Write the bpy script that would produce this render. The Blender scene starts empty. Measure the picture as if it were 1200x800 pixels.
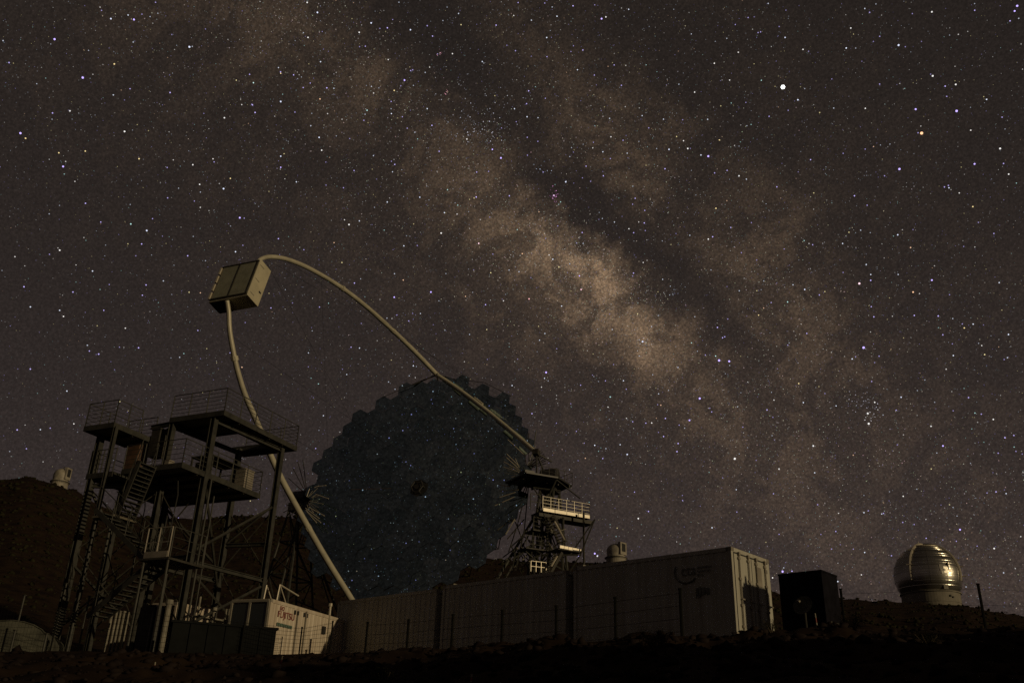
import bpy, math, random
import numpy as np
from math import sin, cos, radians, pi
from mathutils import Vector, Matrix
random.seed(7); rng = np.random.default_rng(11)
SC = bpy.context.scene
COL = SC.collection

# ------------------------------------------------------------------ camera
FPX = 1070.0                       # focal length in pixels of the 1200 px wide photograph
PITCH, ROLL = radians(24.6), radians(1.8)
EYE = Vector((0, 0, 1.6))
FW = Vector((0, cos(PITCH), sin(PITCH))); U0 = Vector((0, -sin(PITCH), cos(PITCH))); R0 = Vector((1, 0, 0))
RT = R0 * cos(ROLL) + U0 * sin(ROLL); UP = -R0 * sin(ROLL) + U0 * cos(ROLL)
cd = bpy.data.cameras.new('camera'); cam = bpy.data.objects.new('camera', cd); COL.objects.link(cam)
cd.sensor_width = 36; cd.lens = 36 * FPX / 1200; cd.clip_start = 0.1; cd.clip_end = 40000
m = Matrix((RT, UP, -FW)).transposed().to_4x4(); m.translation = EYE; cam.matrix_world = m
SC.camera = cam

# ------------------------------------------------------------------ sun (low warm light from the right) and exposure
SUN_DIR = Vector((0.80, -0.58, 0.165)).normalized()
sl = bpy.data.lights.new('sun', 'SUN'); so = bpy.data.objects.new('sun', sl); COL.objects.link(so)
sl.energy = 1.2; sl.angle = radians(0.5); sl.color = (1.0, 0.77, 0.44)
so.rotation_euler = (-SUN_DIR).to_track_quat('-Z', 'Y').to_euler(); so.location = (60, -20, 40)
SC.view_settings.view_transform = 'Standard'; SC.view_settings.look = 'None'
SC.view_settings.exposure = 0; SC.view_settings.gamma = 1
SC.cycles.use_denoising = False
SC.cycles.use_adaptive_sampling = False
SC.cycles.max_bounces = 6

# celestial frame of that night in scene axes (galactic pole, galactic centre, third axis)
NGP = Vector((0.6179, -0.4735, 0.6277)); GC = Vector((0.1358, 0.8506, 0.5080)); LY = Vector((-0.7744, -0.2286, 0.5899))

# ------------------------------------------------------------------ world: night sky with airglow and the milky way
W = bpy.data.worlds.new('World'); SC.world = W; W.use_nodes = True
nt = W.node_tree; nt.nodes.clear(); N = nt.nodes; L = nt.links
def nd(t, **k):
    n = N.new(t)
    for a, b in k.items(): setattr(n, a, b)
    return n
def val(s, x):
    if isinstance(x, (int, float)): s.default_value = x
    else: L.new(x, s)
def mth(op, a, b=None, c=None):
    n = nd('ShaderNodeMath', operation=op); val(n.inputs[0], a)
    if b is not None: val(n.inputs[1], b)
    if c is not None: val(n.inputs[2], c)
    return n.outputs[0]
def dot(v, w):
    n = nd('ShaderNodeVectorMath', operation='DOT_PRODUCT'); L.new(v, n.inputs[0]); n.inputs[1].default_value = w; return n.outputs['Value']
tc = nd('ShaderNodeTexCoord'); D = tc.outputs['Generated']
gb, gx, gy = dot(D, NGP), dot(D, GC), dot(D, LY)
bdeg = mth('MULTIPLY', mth('ARCSINE', gb), 180 / pi)
ldeg = mth('MULTIPLY', mth('ARCTAN2', gy, gx), 180 / pi)
comb = nd('ShaderNodeCombineXYZ'); L.new(gx, comb.inputs[0]); L.new(gy, comb.inputs[1]); L.new(gb, comb.inputs[2])
GV = comb.outputs[0]
def noise(scale, detail, rough=0.55, vec=None):
    n = nd('ShaderNodeTexNoise'); n.inputs['Scale'].default_value = scale; n.inputs['Detail'].default_value = detail
    n.inputs['Roughness'].default_value = rough; L.new(vec or GV, n.inputs['Vector']); return n
n1 = noise(9, 6, 0.6); n2 = noise(22, 5, 0.62); n3 = noise(60, 3, 0.6)
# warp latitude and longitude so clouds have ragged edges
sep = nd('ShaderNodeSeparateColor'); L.new(n1.outputs['Color'], sep.inputs[0])
sep2 = nd('ShaderNodeSeparateColor'); L.new(n2.outputs['Color'], sep2.inputs[0])
lw = mth('ADD', ldeg, mth('ADD', mth('MULTIPLY', mth('SUBTRACT', sep.outputs[0], .5), 6), mth('MULTIPLY', mth('SUBTRACT', sep2.outputs[0], .5), 5)))
bw = mth('ADD', bdeg, mth('ADD', mth('MULTIPLY', mth('SUBTRACT', sep.outputs[1], .5), 5), mth('MULTIPLY', mth('SUBTRACT', sep2.outputs[1], .5), 5)))
def gauss(l0, b0, sl_, sb_, l=lw, b=bw):
    p = mth('POWER', mth('ABSOLUTE', mth('DIVIDE', mth('SUBTRACT', l, l0), sl_)), 2)
    q = mth('POWER', mth('ABSOLUTE', mth('DIVIDE', mth('SUBTRACT', b, b0), sb_)), 2)
    return mth('EXPONENT', mth('MULTIPLY', mth('ADD', p, q), -0.5))
def add(*xs):
    r = xs[0]
    for x in xs[1:]: r = mth('ADD', r, x)
    return r
def sc(x, k): return mth('MULTIPLY', x, k)
disc = mth('EXPONENT', mth('MULTIPLY', mth('POWER', mth('ABSOLUTE', mth('DIVIDE', mth('ADD', bw, 1.2), 9.5)), 2), -0.5))
BLOBS = ((1.2, -3.0, 3.0, 1.5, 1.15), (3.6, -4.4, 4.4, 2.8, .46), (-4.2, -4.0, 2.8, 1.6, .40), (9, -4.0, 4, 2.2, .14), (12.6, -1.0, 1.8, 1.0, .22), (19, -2.3, 2.6, 1.3, .16), (26, -3.4, 4, 2.2, .13),
         (4.2, 4.4, 3.0, 2.0, .34), (-4.8, 5.0, 3.0, 2.2, .34), (-9.5, 2.4, 4.0, 2.6, .22), (-12, -4, 6, 3, .18), (10, 3.0, 3.5, 2.2, .16))
LANES = ((-2.4, .4, 4.4, 1.4, .88), (5.0, -.2, 3.2, 1.1, .7), (-1.2, 4.8, 3.2, 1.2, .6), (7, 8.5, 6, 2.2, .6), (15, 1.6, 6, 1.8, .65), (-13, 6.5, 6, 2.6, .5), (25, 1.2, 9, 2.0, .65), (-3.0, 9.5, 5, 2, .4), (7.5, -1.6, 2.2, .9, .35), (-8, -1.2, 3, 1.2, .4))
clouds = sc(disc, .12)
for l0, b0, s0_, s1_, k_ in BLOBS: clouds = add(clouds, sc(gauss(l0, b0, s0_, s1_), k_))
lane = None
for l0, b0, s0_, s1_, k_ in LANES: g_ = sc(gauss(l0, b0, s0_, s1_), k_); lane = g_ if lane is None else add(lane, g_)
nd_ = noise(17, 9, 0.68); nd_.inputs['Distortion'].default_value = .5          # branching dust
dustf = nd('ShaderNodeMapRange'); dustf.interpolation_type = 'SMOOTHSTEP'; L.new(nd_.outputs['Fac'], dustf.inputs['Value'])
dustf.inputs['From Min'].default_value = .46; dustf.inputs['From Max'].default_value = .56; dustf.inputs['To Min'].default_value = .42; dustf.inputs['To Max'].default_value = 1.0
lane = mth('MINIMUM', lane, .95)
ng = noise(400, 2, .8)                                                          # unresolved stars
grain = mth('POWER', mth('MULTIPLY', ng.outputs['Fac'], 2.0), 2.2)
mott = mth('MULTIPLY', add(sc(n1.outputs['Fac'], .8), sc(n2.outputs['Fac'], .8), sc(n3.outputs['Fac'], .7)), dustf.outputs[0])
mw = mth('MULTIPLY', mth('MULTIPLY', clouds, mth('SUBTRACT', 1, lane)), mth('MULTIPLY', mott, mth('ADD', .25, sc(grain, .68))))
def rgb(c):
    n = nd('ShaderNodeRGB'); n.outputs[0].default_value = (*c, 1); return n.outputs[0]
def vsc(c, f):
    n = nd('ShaderNodeVectorMath', operation='SCALE')
    L.new(c, n.inputs[0]); val(n.inputs['Scale'], f); return n.outputs[0]
def vadd(a, b):
    n = nd('ShaderNodeVectorMath', operation='ADD'); L.new(a, n.inputs[0]); L.new(b, n.inputs[1]); return n.outputs[0]
elev = mth('MAXIMUM', dot(D, (0, 0, 1)), 0)
glow = mth('EXPONENT', mth('MULTIPLY', elev, -2.9))
base = vadd(vsc(rgb((.0136, .0108, .0090)), 1.0), vsc(rgb((.0375, .0275, .0275)), glow))
base = vsc(base, mth('ADD', .66, sc(grain, .32)))
tot = vadd(base, vsc(rgb((.118, .076, .043)), mw))
bg = nd('ShaderNodeBackground'); L.new(tot, bg.inputs['Color']); bg.inputs['Strength'].default_value = 1.0
ow = nd('ShaderNodeOutputWorld'); L.new(bg.outputs[0], ow.inputs['Surface'])

# ------------------------------------------------------------------ pixel helpers
def ray(x, y): return (FW + RT * ((x - 600) / FPX) + UP * ((400 - y) / FPX)).normalized()
def at_y(x, y, Y): d = ray(x, y); return EYE + d * (Y / d.y)
def at_z(x, y, z): d = ray(x, y); return EYE + d * ((z - EYE.z) / d.z)
def at_plane(x, y, p, n): d = ray(x, y); return EYE + d * ((p - EYE).dot(n) / d.dot(n))
def proj(p):
    d = Vector(p) - EYE; z = d.dot(FW); return 600 + FPX * d.dot(RT) / z, 400 - FPX * d.dot(UP) / z

# ------------------------------------------------------------------ materials
def mat(name, col, rough=.6, metal=0.0, var=.25, scale=3.0, bump=0.0, bscale=20, col2=None, spec=.5, streak=False):
    M = bpy.data.materials.new(name); M.use_nodes = True; t = M.node_tree; b = t.nodes['Principled BSDF']
    tcx = t.nodes.new('ShaderNodeTexCoord'); nz = t.nodes.new('ShaderNodeTexNoise'); nz.inputs['Scale'].default_value = scale
    nz.inputs['Detail'].default_value = 6; nz.inputs['Roughness'].default_value = .65
    geo = t.nodes.new('ShaderNodeNewGeometry'); t.links.new(geo.outputs['Position'], nz.inputs['Vector'])
    if streak:
        mp = t.nodes.new('ShaderNodeMapping'); mp.inputs['Scale'].default_value = (2.2, 2.2, .22); t.links.new(geo.outputs['Position'], mp.inputs['Vector']); t.links.new(mp.outputs[0], nz.inputs['Vector'])
    cr = t.nodes.new('ShaderNodeValToRGB'); c2 = col2 or tuple(x * (1 - var * 2) for x in col)
    cr.color_ramp.elements[0].position = .32; cr.color_ramp.elements[1].position = .62
    cr.color_ramp.elements[0].color = (*c2, 1); cr.color_ramp.elements[1].color = (*col, 1)
    t.links.new(nz.outputs['Fac'], cr.inputs[0]); t.links.new(cr.outputs[0], b.inputs['Base Color'])
    b.inputs['Roughness'].default_value = rough; b.inputs['Metallic'].default_value = metal; b.inputs['Specular IOR Level'].default_value = spec
    if bump:
        bp = t.nodes.new('ShaderNodeBump'); nb = t.nodes.new('ShaderNodeTexNoise'); nb.inputs['Scale'].default_value = bscale; nb.inputs['Detail'].default_value = 5
        t.links.new(geo.outputs['Position'], nb.inputs['Vector']); t.links.new(nb.outputs['Fac'], bp.inputs['Height']); bp.inputs['Strength'].default_value = bump
        t.links.new(bp.outputs[0], b.inputs['Normal'])
    return M
M_GROUND = mat('lava_ground', (.033, .021, .013), .95, 0, .3, .35, .8, 3.5, (.011, .007, .007), .05)
M_ROCK = mat('lava_rock', (.022, .016, .014), .95, 0, .3, 1.5, .6, 9, (.010, .007, .007), .05)
M_STEEL = mat('galvanised_steel', (.052, .051, .042), .65, .2, .3, 2.5)
M_DARK = mat('dark_steel', (.05, .046, .035), .65, .2, .3, 2.5)
M_DECK = mat('deck_grating', (.16, .14, .10), .7, .1, .2, 6)
M_ALU = mat('arch_tube_paint', (.52, .49, .38), .45, .15, .12, 1.2)
M_BOX = mat('camera_box_paint', (.50, .46, .33), .5, .05, .1, 1.0)
M_BOXD = mat('camera_rear_panel', (.30, .30, .22), .55, .1, .15, 1.5)
M_CARBON = mat('carbon_tube', (.035, .034, .032), .5, 0, .2, 2)
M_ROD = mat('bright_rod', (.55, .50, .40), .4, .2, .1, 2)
M_WHITE = mat('container_white', (.44, .43, .37), .65, 0, .14, 1.6, .1, 14, (.33, .31, .25), streak=True)
M_CREAM = mat('cabin_cream', (.58, .51, .41), .55, 0, .1, 1.6, .1, 14, (.40, .33, .25), streak=True)
M_TRIM = mat('container_trim', (.30, .27, .22), .6, .1, .2, 2)
M_GASKET = mat('black_gasket', (.03, .03, .028), .7, 0, .2, 3)
M_NAVY = mat('dark_blue_paint', (.009, .0085, .013), .95, 0, .3, 2, spec=.1)
M_LOGO = mat('faded_logo_ink', (.20, .20, .17), .7, 0, .3, 8)
M_RED = mat('red_print', (.30, .07, .06), .7, 0, .2, 8)
M_GREENP = mat('green_print', (.12, .19, .15), .6, 0, .2, 8)
M_DOME = mat('dome_aluminium', (.46, .44, .39), .30, .9, .12, .12)
M_DOMEB = mat('dome_base_concrete', (.22, .20, .16), .8, 0, .2, .2)
M_DOMEW = mat('small_dome_white', (.33, .30, .24), .6, 0, .25, .5)
M_BLACK = mat('opening_black', (.012, .012, .012), .8, 0, .1, 2)
M_RUST = mat('brown_panel', (.13, .07, .04), .8, 0, .3, 2)
M_SHRUB = mat('shrub_leaf', (.030, .028, .014), .95, 0, .4, 1.2, spec=.05)
M_STEM = mat('shrub_stem', (.08, .06, .04), .9, 0, .3, 6)
M_STAKE = mat('stake_white', (.30, .27, .20), .6, 0, .2, 5)
M_STAKER = mat('stake_red', (.22, .03, .025), .6, 0, .2, 5)
M_SHADOW = mat('shadow_dark', (.013, .014, .014), 1.0, 0, .2, 1.2, spec=.05)  # near-black colour standing in for shadow
M_TARP = mat('pale_tarp', (.10, .10, .075), .9, 0, .4, 1.5)
M_PIPE = mat('pale_pipe', (.26, .24, .19), .7, 0, .25, 2)
M_WIRE = mat('fence_wire', (.010, .010, .009), .95, 0, .1, 5, spec=.1)
M_GLASS = bpy.data.materials.new('door_glass'); M_GLASS.use_nodes = True
_b = M_GLASS.node_tree.nodes['Principled BSDF']; _b.inputs['Base Color'].default_value = (.02, .025, .022, 1); _b.inputs['Roughness'].default_value = .06
M_MIRROR = bpy.data.materials.new('aluminium_mirror'); M_MIRROR.use_nodes = True
_t = M_MIRROR.node_tree; _b = _t.nodes['Principled BSDF']; _b.inputs['Metallic'].default_value = 1; _b.inputs['Roughness'].default_value = .0
_oi = _t.nodes.new('ShaderNodeObjectInfo'); _cr = _t.nodes.new('ShaderNodeValToRGB'); _t.links.new(_oi.outputs['Random'], _cr.inputs[0])
_cr.color_ramp.elements[0].color = (.26, .36, .40, 1); _cr.color_ramp.elements[1].color = (.36, .47, .52, 1)
_nz = _t.nodes.new('ShaderNodeTexNoise'); _nz.inputs['Scale'].default_value = 2.6; _nz.inputs['Detail'].default_value = 7; _nz.inputs['Roughness'].default_value = .75
_ge = _t.nodes.new('ShaderNodeNewGeometry'); _t.links.new(_ge.outputs['Position'], _nz.inputs['Vector']); _mr = _t.nodes.new('ShaderNodeMapRange'); _t.links.new(_nz.outputs['Fac'], _mr.inputs['Value'])
_mr.inputs['From Min'].default_value = .35; _mr.inputs['From Max'].default_value = .65; _mr.inputs['To Min'].default_value = .55; _mr.inputs['To Max'].default_value = 1.25
_vm = _t.nodes.new('ShaderNodeVectorMath'); _vm.operation = 'SCALE'; _t.links.new(_cr.outputs[0], _vm.inputs[0]); _t.links.new(_mr.outputs[0], _vm.inputs['Scale']); _t.links.new(_vm.outputs[0], _b.inputs['Base Color'])

# ------------------------------------------------------------------ mesh helpers
class MB:
    def __init__(s): s.v = []; s.f = []
    def hexa(s, pts):
        k = len(s.v); s.v += [Vector(p) for p in pts]
        s.f += [[k + i for i in q] for q in ((0, 3, 2, 1), (4, 5, 6, 7), (0, 1, 5, 4), (1, 2, 6, 5), (2, 3, 7, 6), (3, 0, 4, 7))]; return s
    def box(s, c, ax, sz):
        c = Vector(c); X, Y, Z = [Vector(a) * (k / 2) for a, k in zip(ax, sz)]
        return s.hexa([c - X - Y - Z, c + X - Y - Z, c + X + Y - Z, c - X + Y - Z, c - X - Y + Z, c + X - Y + Z, c + X + Y + Z, c - X + Y + Z])
    def tube(s, p, q, r, n=6, r2=None): return s.path([p, q], r, n, r2)
    def path(s, pts, r, n=8, r2=None):
        pts = [Vector(p) for p in pts]; k = len(s.v); m_ = len(pts)
        ref = None
        for i, p in enumerate(pts):
            t = (pts[min(i + 1, m_ - 1)] - pts[max(i - 1, 0)]).normalized()
            if ref is None:
                ref = t.orthogonal().normalized()
            ref = (ref - t * ref.dot(t)).normalized(); b = t.cross(ref)
            rr = r if r2 is None else r + (r2 - r) * i / (m_ - 1)
            for j in range(n): s.v.append(p + (ref * cos(2 * pi * j / n) + b * sin(2 * pi * j / n)) * rr)
        for i in range(m_ - 1):
            for j in range(n):
                a = k + i * n + j; c = k + i * n + (j + 1) % n; s.f.append([a, c, c + n, a + n])
        s.f.append([k + j for j in range(n)][::-1]); s.f.append([k + (m_ - 1) * n + j for j in range(n)]); return s
    def lathe(s, c, prof, n=48, a0=0, a1=2 * pi):
        k = len(s.v); c = Vector(c); full = abs(a1 - a0 - 2 * pi) < 1e-6; cols = n if full else n + 1
        for i in range(cols):
            a = a0 + (a1 - a0) * i / n
            for r, z in prof: s.v.append(c + Vector((r * cos(a), r * sin(a), z)))
        m_ = len(prof)
        for i in range(n):
            for j in range(m_ - 1):
                a = k + i * m_ + j; b = k + ((i + 1) % cols) * m_ + j; s.f.append([a, b, b + 1, a + 1])
        return s
    def build(s, name, mt, parent=None, smooth=False):
        me = bpy.data.meshes.new(name); o = parent.get('_o') if parent is not None else None
        off = Vector(o) if o is not None else Vector((0, 0, 0))
        me.from_pydata([tuple(p - off) for p in s.v], [], s.f); me.materials.append(mt); me.update()
        if smooth: me.polygons.foreach_set('use_smooth', [True] * len(me.polygons))
        ob = bpy.data.objects.new(name, me); COL.objects.link(ob)
        if parent is not None: ob.parent = parent; ob['_o'] = tuple(off)
        return ob
def thing(name, label, cat, loc, group=None):
    o = bpy.data.objects.new(name, None); COL.objects.link(o); o.location = loc; o['_o'] = tuple(loc)
    o['label'] = label; o['category'] = cat
    if group: o['group'] = group
    return o
def single(mb, name, mt, label, cat, loc, group=None, smooth=False):
    d = {'_o': None}; off = Vector(loc)
    for i in range(len(mb.v)): mb.v[i] = mb.v[i] - off
    o = mb.build(name, mt, None, smooth); o.location = off; o['label'] = label; o['category'] = cat
    if group: o['group'] = group
    return o
Z = Vector((0, 0, 1))
def azv(deg): a = radians(deg); return Vector((sin(a), cos(a), 0))

# ------------------------------------------------------------------ terrain
def pt_table(rows, Yf):  # (px, py) -> azimuth, height at horizontal distance
    A, Zh = [], []
    for (x, y, d) in rows:
        v = ray(x, y); h = math.hypot(v.x, v.y); A.append(math.atan2(v.x, v.y)); Zh.append(1.6 + v.z / h * d)
    return np.array(A), np.array(Zh)
near_rows = [(-250, 768, 30), (0, 770, 30), (150, 768, 31), (300, 770, 31), (400, 769, 30), (480, 765, 28), (560, 760, 26), (640, 754, 25), (700, 751, 24), (780, 745, 24), (860, 745, 24), (930, 742, 25), (1050, 738, 27), (1200, 737, 28), (1450, 735, 28)]
near_A, near_Z = pt_table(near_rows, 0); near_D = np.array([r[2] for r in near_rows], float)
far_rows = [(-400, 545, 270), (-150, 552, 270), (0, 563, 270), (35, 559, 270), (66, 568, 270), (85, 573, 275), (110, 588, 280), (135, 597, 285), (170, 603, 290), (230, 607, 290), (300, 604, 290), (345, 606, 300), (420, 632, 300), (520, 652, 320), (600, 656, 330), (650, 656, 330), (700, 660, 330), (712, 659, 330), (735, 657, 330), (790, 668, 360), (870, 686, 420), (930, 698, 470), (990, 701, 500), (1045, 704, 515), (1085, 706, 515), (1130, 708, 515), (1165, 716, 520), (1200, 722, 540), (1300, 735, 560), (1500, 748, 600)]
far_A, far_Z = pt_table(far_rows, 0); far_D = np.array([r[2] for r in far_rows], float)
def vnoise(x, y, seed=0):
    xi = np.floor(x).astype(np.int64); yi = np.floor(y).astype(np.int64); fx = x - xi; fy = y - yi
    def h(i, j):
        n = (i * 374761393 + j * 668265263 + seed * 144269) & 0x7fffffff; n = ((n ^ (n >> 13)) * 1274126177) & 0x7fffffff
        return ((n ^ (n >> 16)) & 0xffff) / 65535.0
    u = fx * fx * (3 - 2 * fx); v = fy * fy * (3 - 2 * fy)
    return (h(xi, yi) * (1 - u) + h(xi + 1, yi) * u) * (1 - v) + (h(xi, yi + 1) * (1 - u) + h(xi + 1, yi + 1) * u) * v
def fbm(x, y, o=4, seed=0):
    s = 0; a = .5
    for k in range(o): s = s + a * (vnoise(x * 2 ** k, y * 2 ** k, seed + k) - .5); a *= .5
    return s
def height(x, y, rough=True):
    x = np.asarray(x, float); y = np.asarray(y, float)
    r = np.maximum(np.hypot(x, y), .01); A = np.arctan2(x, y)
    Ac = np.clip(A, near_A[0], near_A[-1]); zc = np.interp(Ac, near_A, near_Z); dc = np.interp(Ac, near_A, near_D)
    Af = np.clip(A, far_A[0], far_A[-1]); zf = np.interp(Af, far_A, far_Z); df = np.interp(Af, far_A, far_D)
    back = np.clip((np.abs(A) - .75) / 1.2, 0, 1); zc = zc * (1 - back) - 1.5 * back; zf = zf * (1 - back) + 5 * back
    zp = zc + .25 + .0                                           # plateau just behind the crest
    t1 = np.clip(r / dc, 0, 1); z = zc * t1 ** 1.12
    t2 = np.clip((r - dc) / (100 - dc), 0, 1); z2 = zp * (1 - t2) + (7.6 * (1 - back) + zp * back) * t2
    k = np.clip((r - dc) / 3, 0, 1); z = np.where(r > dc, zc * (1 - k) + z2 * k, z)
    t3 = np.clip((r - 100) / (df - 100), 0, 1); z = np.where(r > 100, z2 + (zf - z2) * t3 ** 1.25, z)
    t4 = np.clip((r - df) / 1200, 0, 1); z = np.where(r > df, zf * (1 - t4) - 60 * t4 * t4 + 0 * z, z)
    shade_berm = 0  # rise added out of view on the right to shade the foreground
    for bx, by, bh, br_ in ((20, -12, 10, 7), (23, -5, 10, 7), (26, 2, 9.6, 7), (29, 9, 6.0, 6)): shade_berm = np.maximum(shade_berm, bh * np.exp(-((x - bx) ** 2 + (y - by) ** 2) / (2 * br_ * br_ * .6)))
    z = z + shade_berm
    if rough:
        amp = np.where(r < dc + 2, .40, np.where(r < 100, .10, np.minimum(.10 + (r - 100) * .02, 5.0)))
        fs = np.where(r < 75, .8, .06)
        z = z + amp * np.clip(r / 6, 0, 1) * (fbm(x * .8, y * .8, 4, 3) * (r < 100) * 1.6 + fbm(x * .05, y * .05, 5, 9) * (r >= 100) * 1.3)
        # keep the skyline itself close to where it is seen
        nearc = np.exp(-((r - df) / 60) ** 2); z = z * (1 - nearc) + (np.where(r > df, zf * (1 - t4) - 60 * t4 * t4, z2 + (zf - z2) * t3 ** 1.25) + fbm(x * .12, y * .12, 3, 5) * 2.2) * nearc
    return z
def H(x, y): return float(height(np.array([x]), np.array([y]))[0])
az = np.concatenate([np.linspace(-pi, -.75, 60, endpoint=False), np.linspace(-.75, .75, 640, endpoint=False), np.linspace(.75, pi, 60, endpoint=False)])
rr = np.concatenate([[0.0], np.geomspace(.6, 10, 30, endpoint=False), np.linspace(10, 45, 130, endpoint=False), np.geomspace(45, 700, 150, endpoint=False), np.geomspace(700, 6000, 26)])
AA, RR = np.meshgrid(az, rr); X = RR * np.sin(AA); Y = RR * np.cos(AA); ZZ = height(X, Y)
na, nr = len(az), len(rr)
verts = np.stack([X, Y, ZZ], -1).reshape(-1, 3)
ii, jj = np.meshgrid(np.arange(nr - 1), np.arange(na), indexing='ij')
q = np.stack([ii * na + jj, ii * na + (jj + 1) % na, (ii + 1) * na + (jj + 1) % na, (ii + 1) * na + jj], -1).reshape(-1, 4)[:, ::-1]
def np_mesh(name, verts, quads, mt):
    me = bpy.data.meshes.new(name); me.vertices.add(len(verts)); me.vertices.foreach_set('co', np.ascontiguousarray(verts, dtype=np.float32).ravel())
    n, k = quads.shape; me.loops.add(n * k); me.loops.foreach_set('vertex_index', np.ascontiguousarray(quads, dtype=np.int32).ravel())
    me.polygons.add(n); me.polygons.foreach_set('loop_start', np.arange(0, n * k, k, dtype=np.int32)); me.materials.append(mt); me.update(calc_edges=True); me.validate()
    o = bpy.data.objects.new(name, me); COL.objects.link(o); return o
g = np_mesh('ground', verts, q, M_GROUND); g['kind'] = 'structure'; g['label'] = 'dark rocky volcanic mountain slope rising to the ridge'

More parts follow.
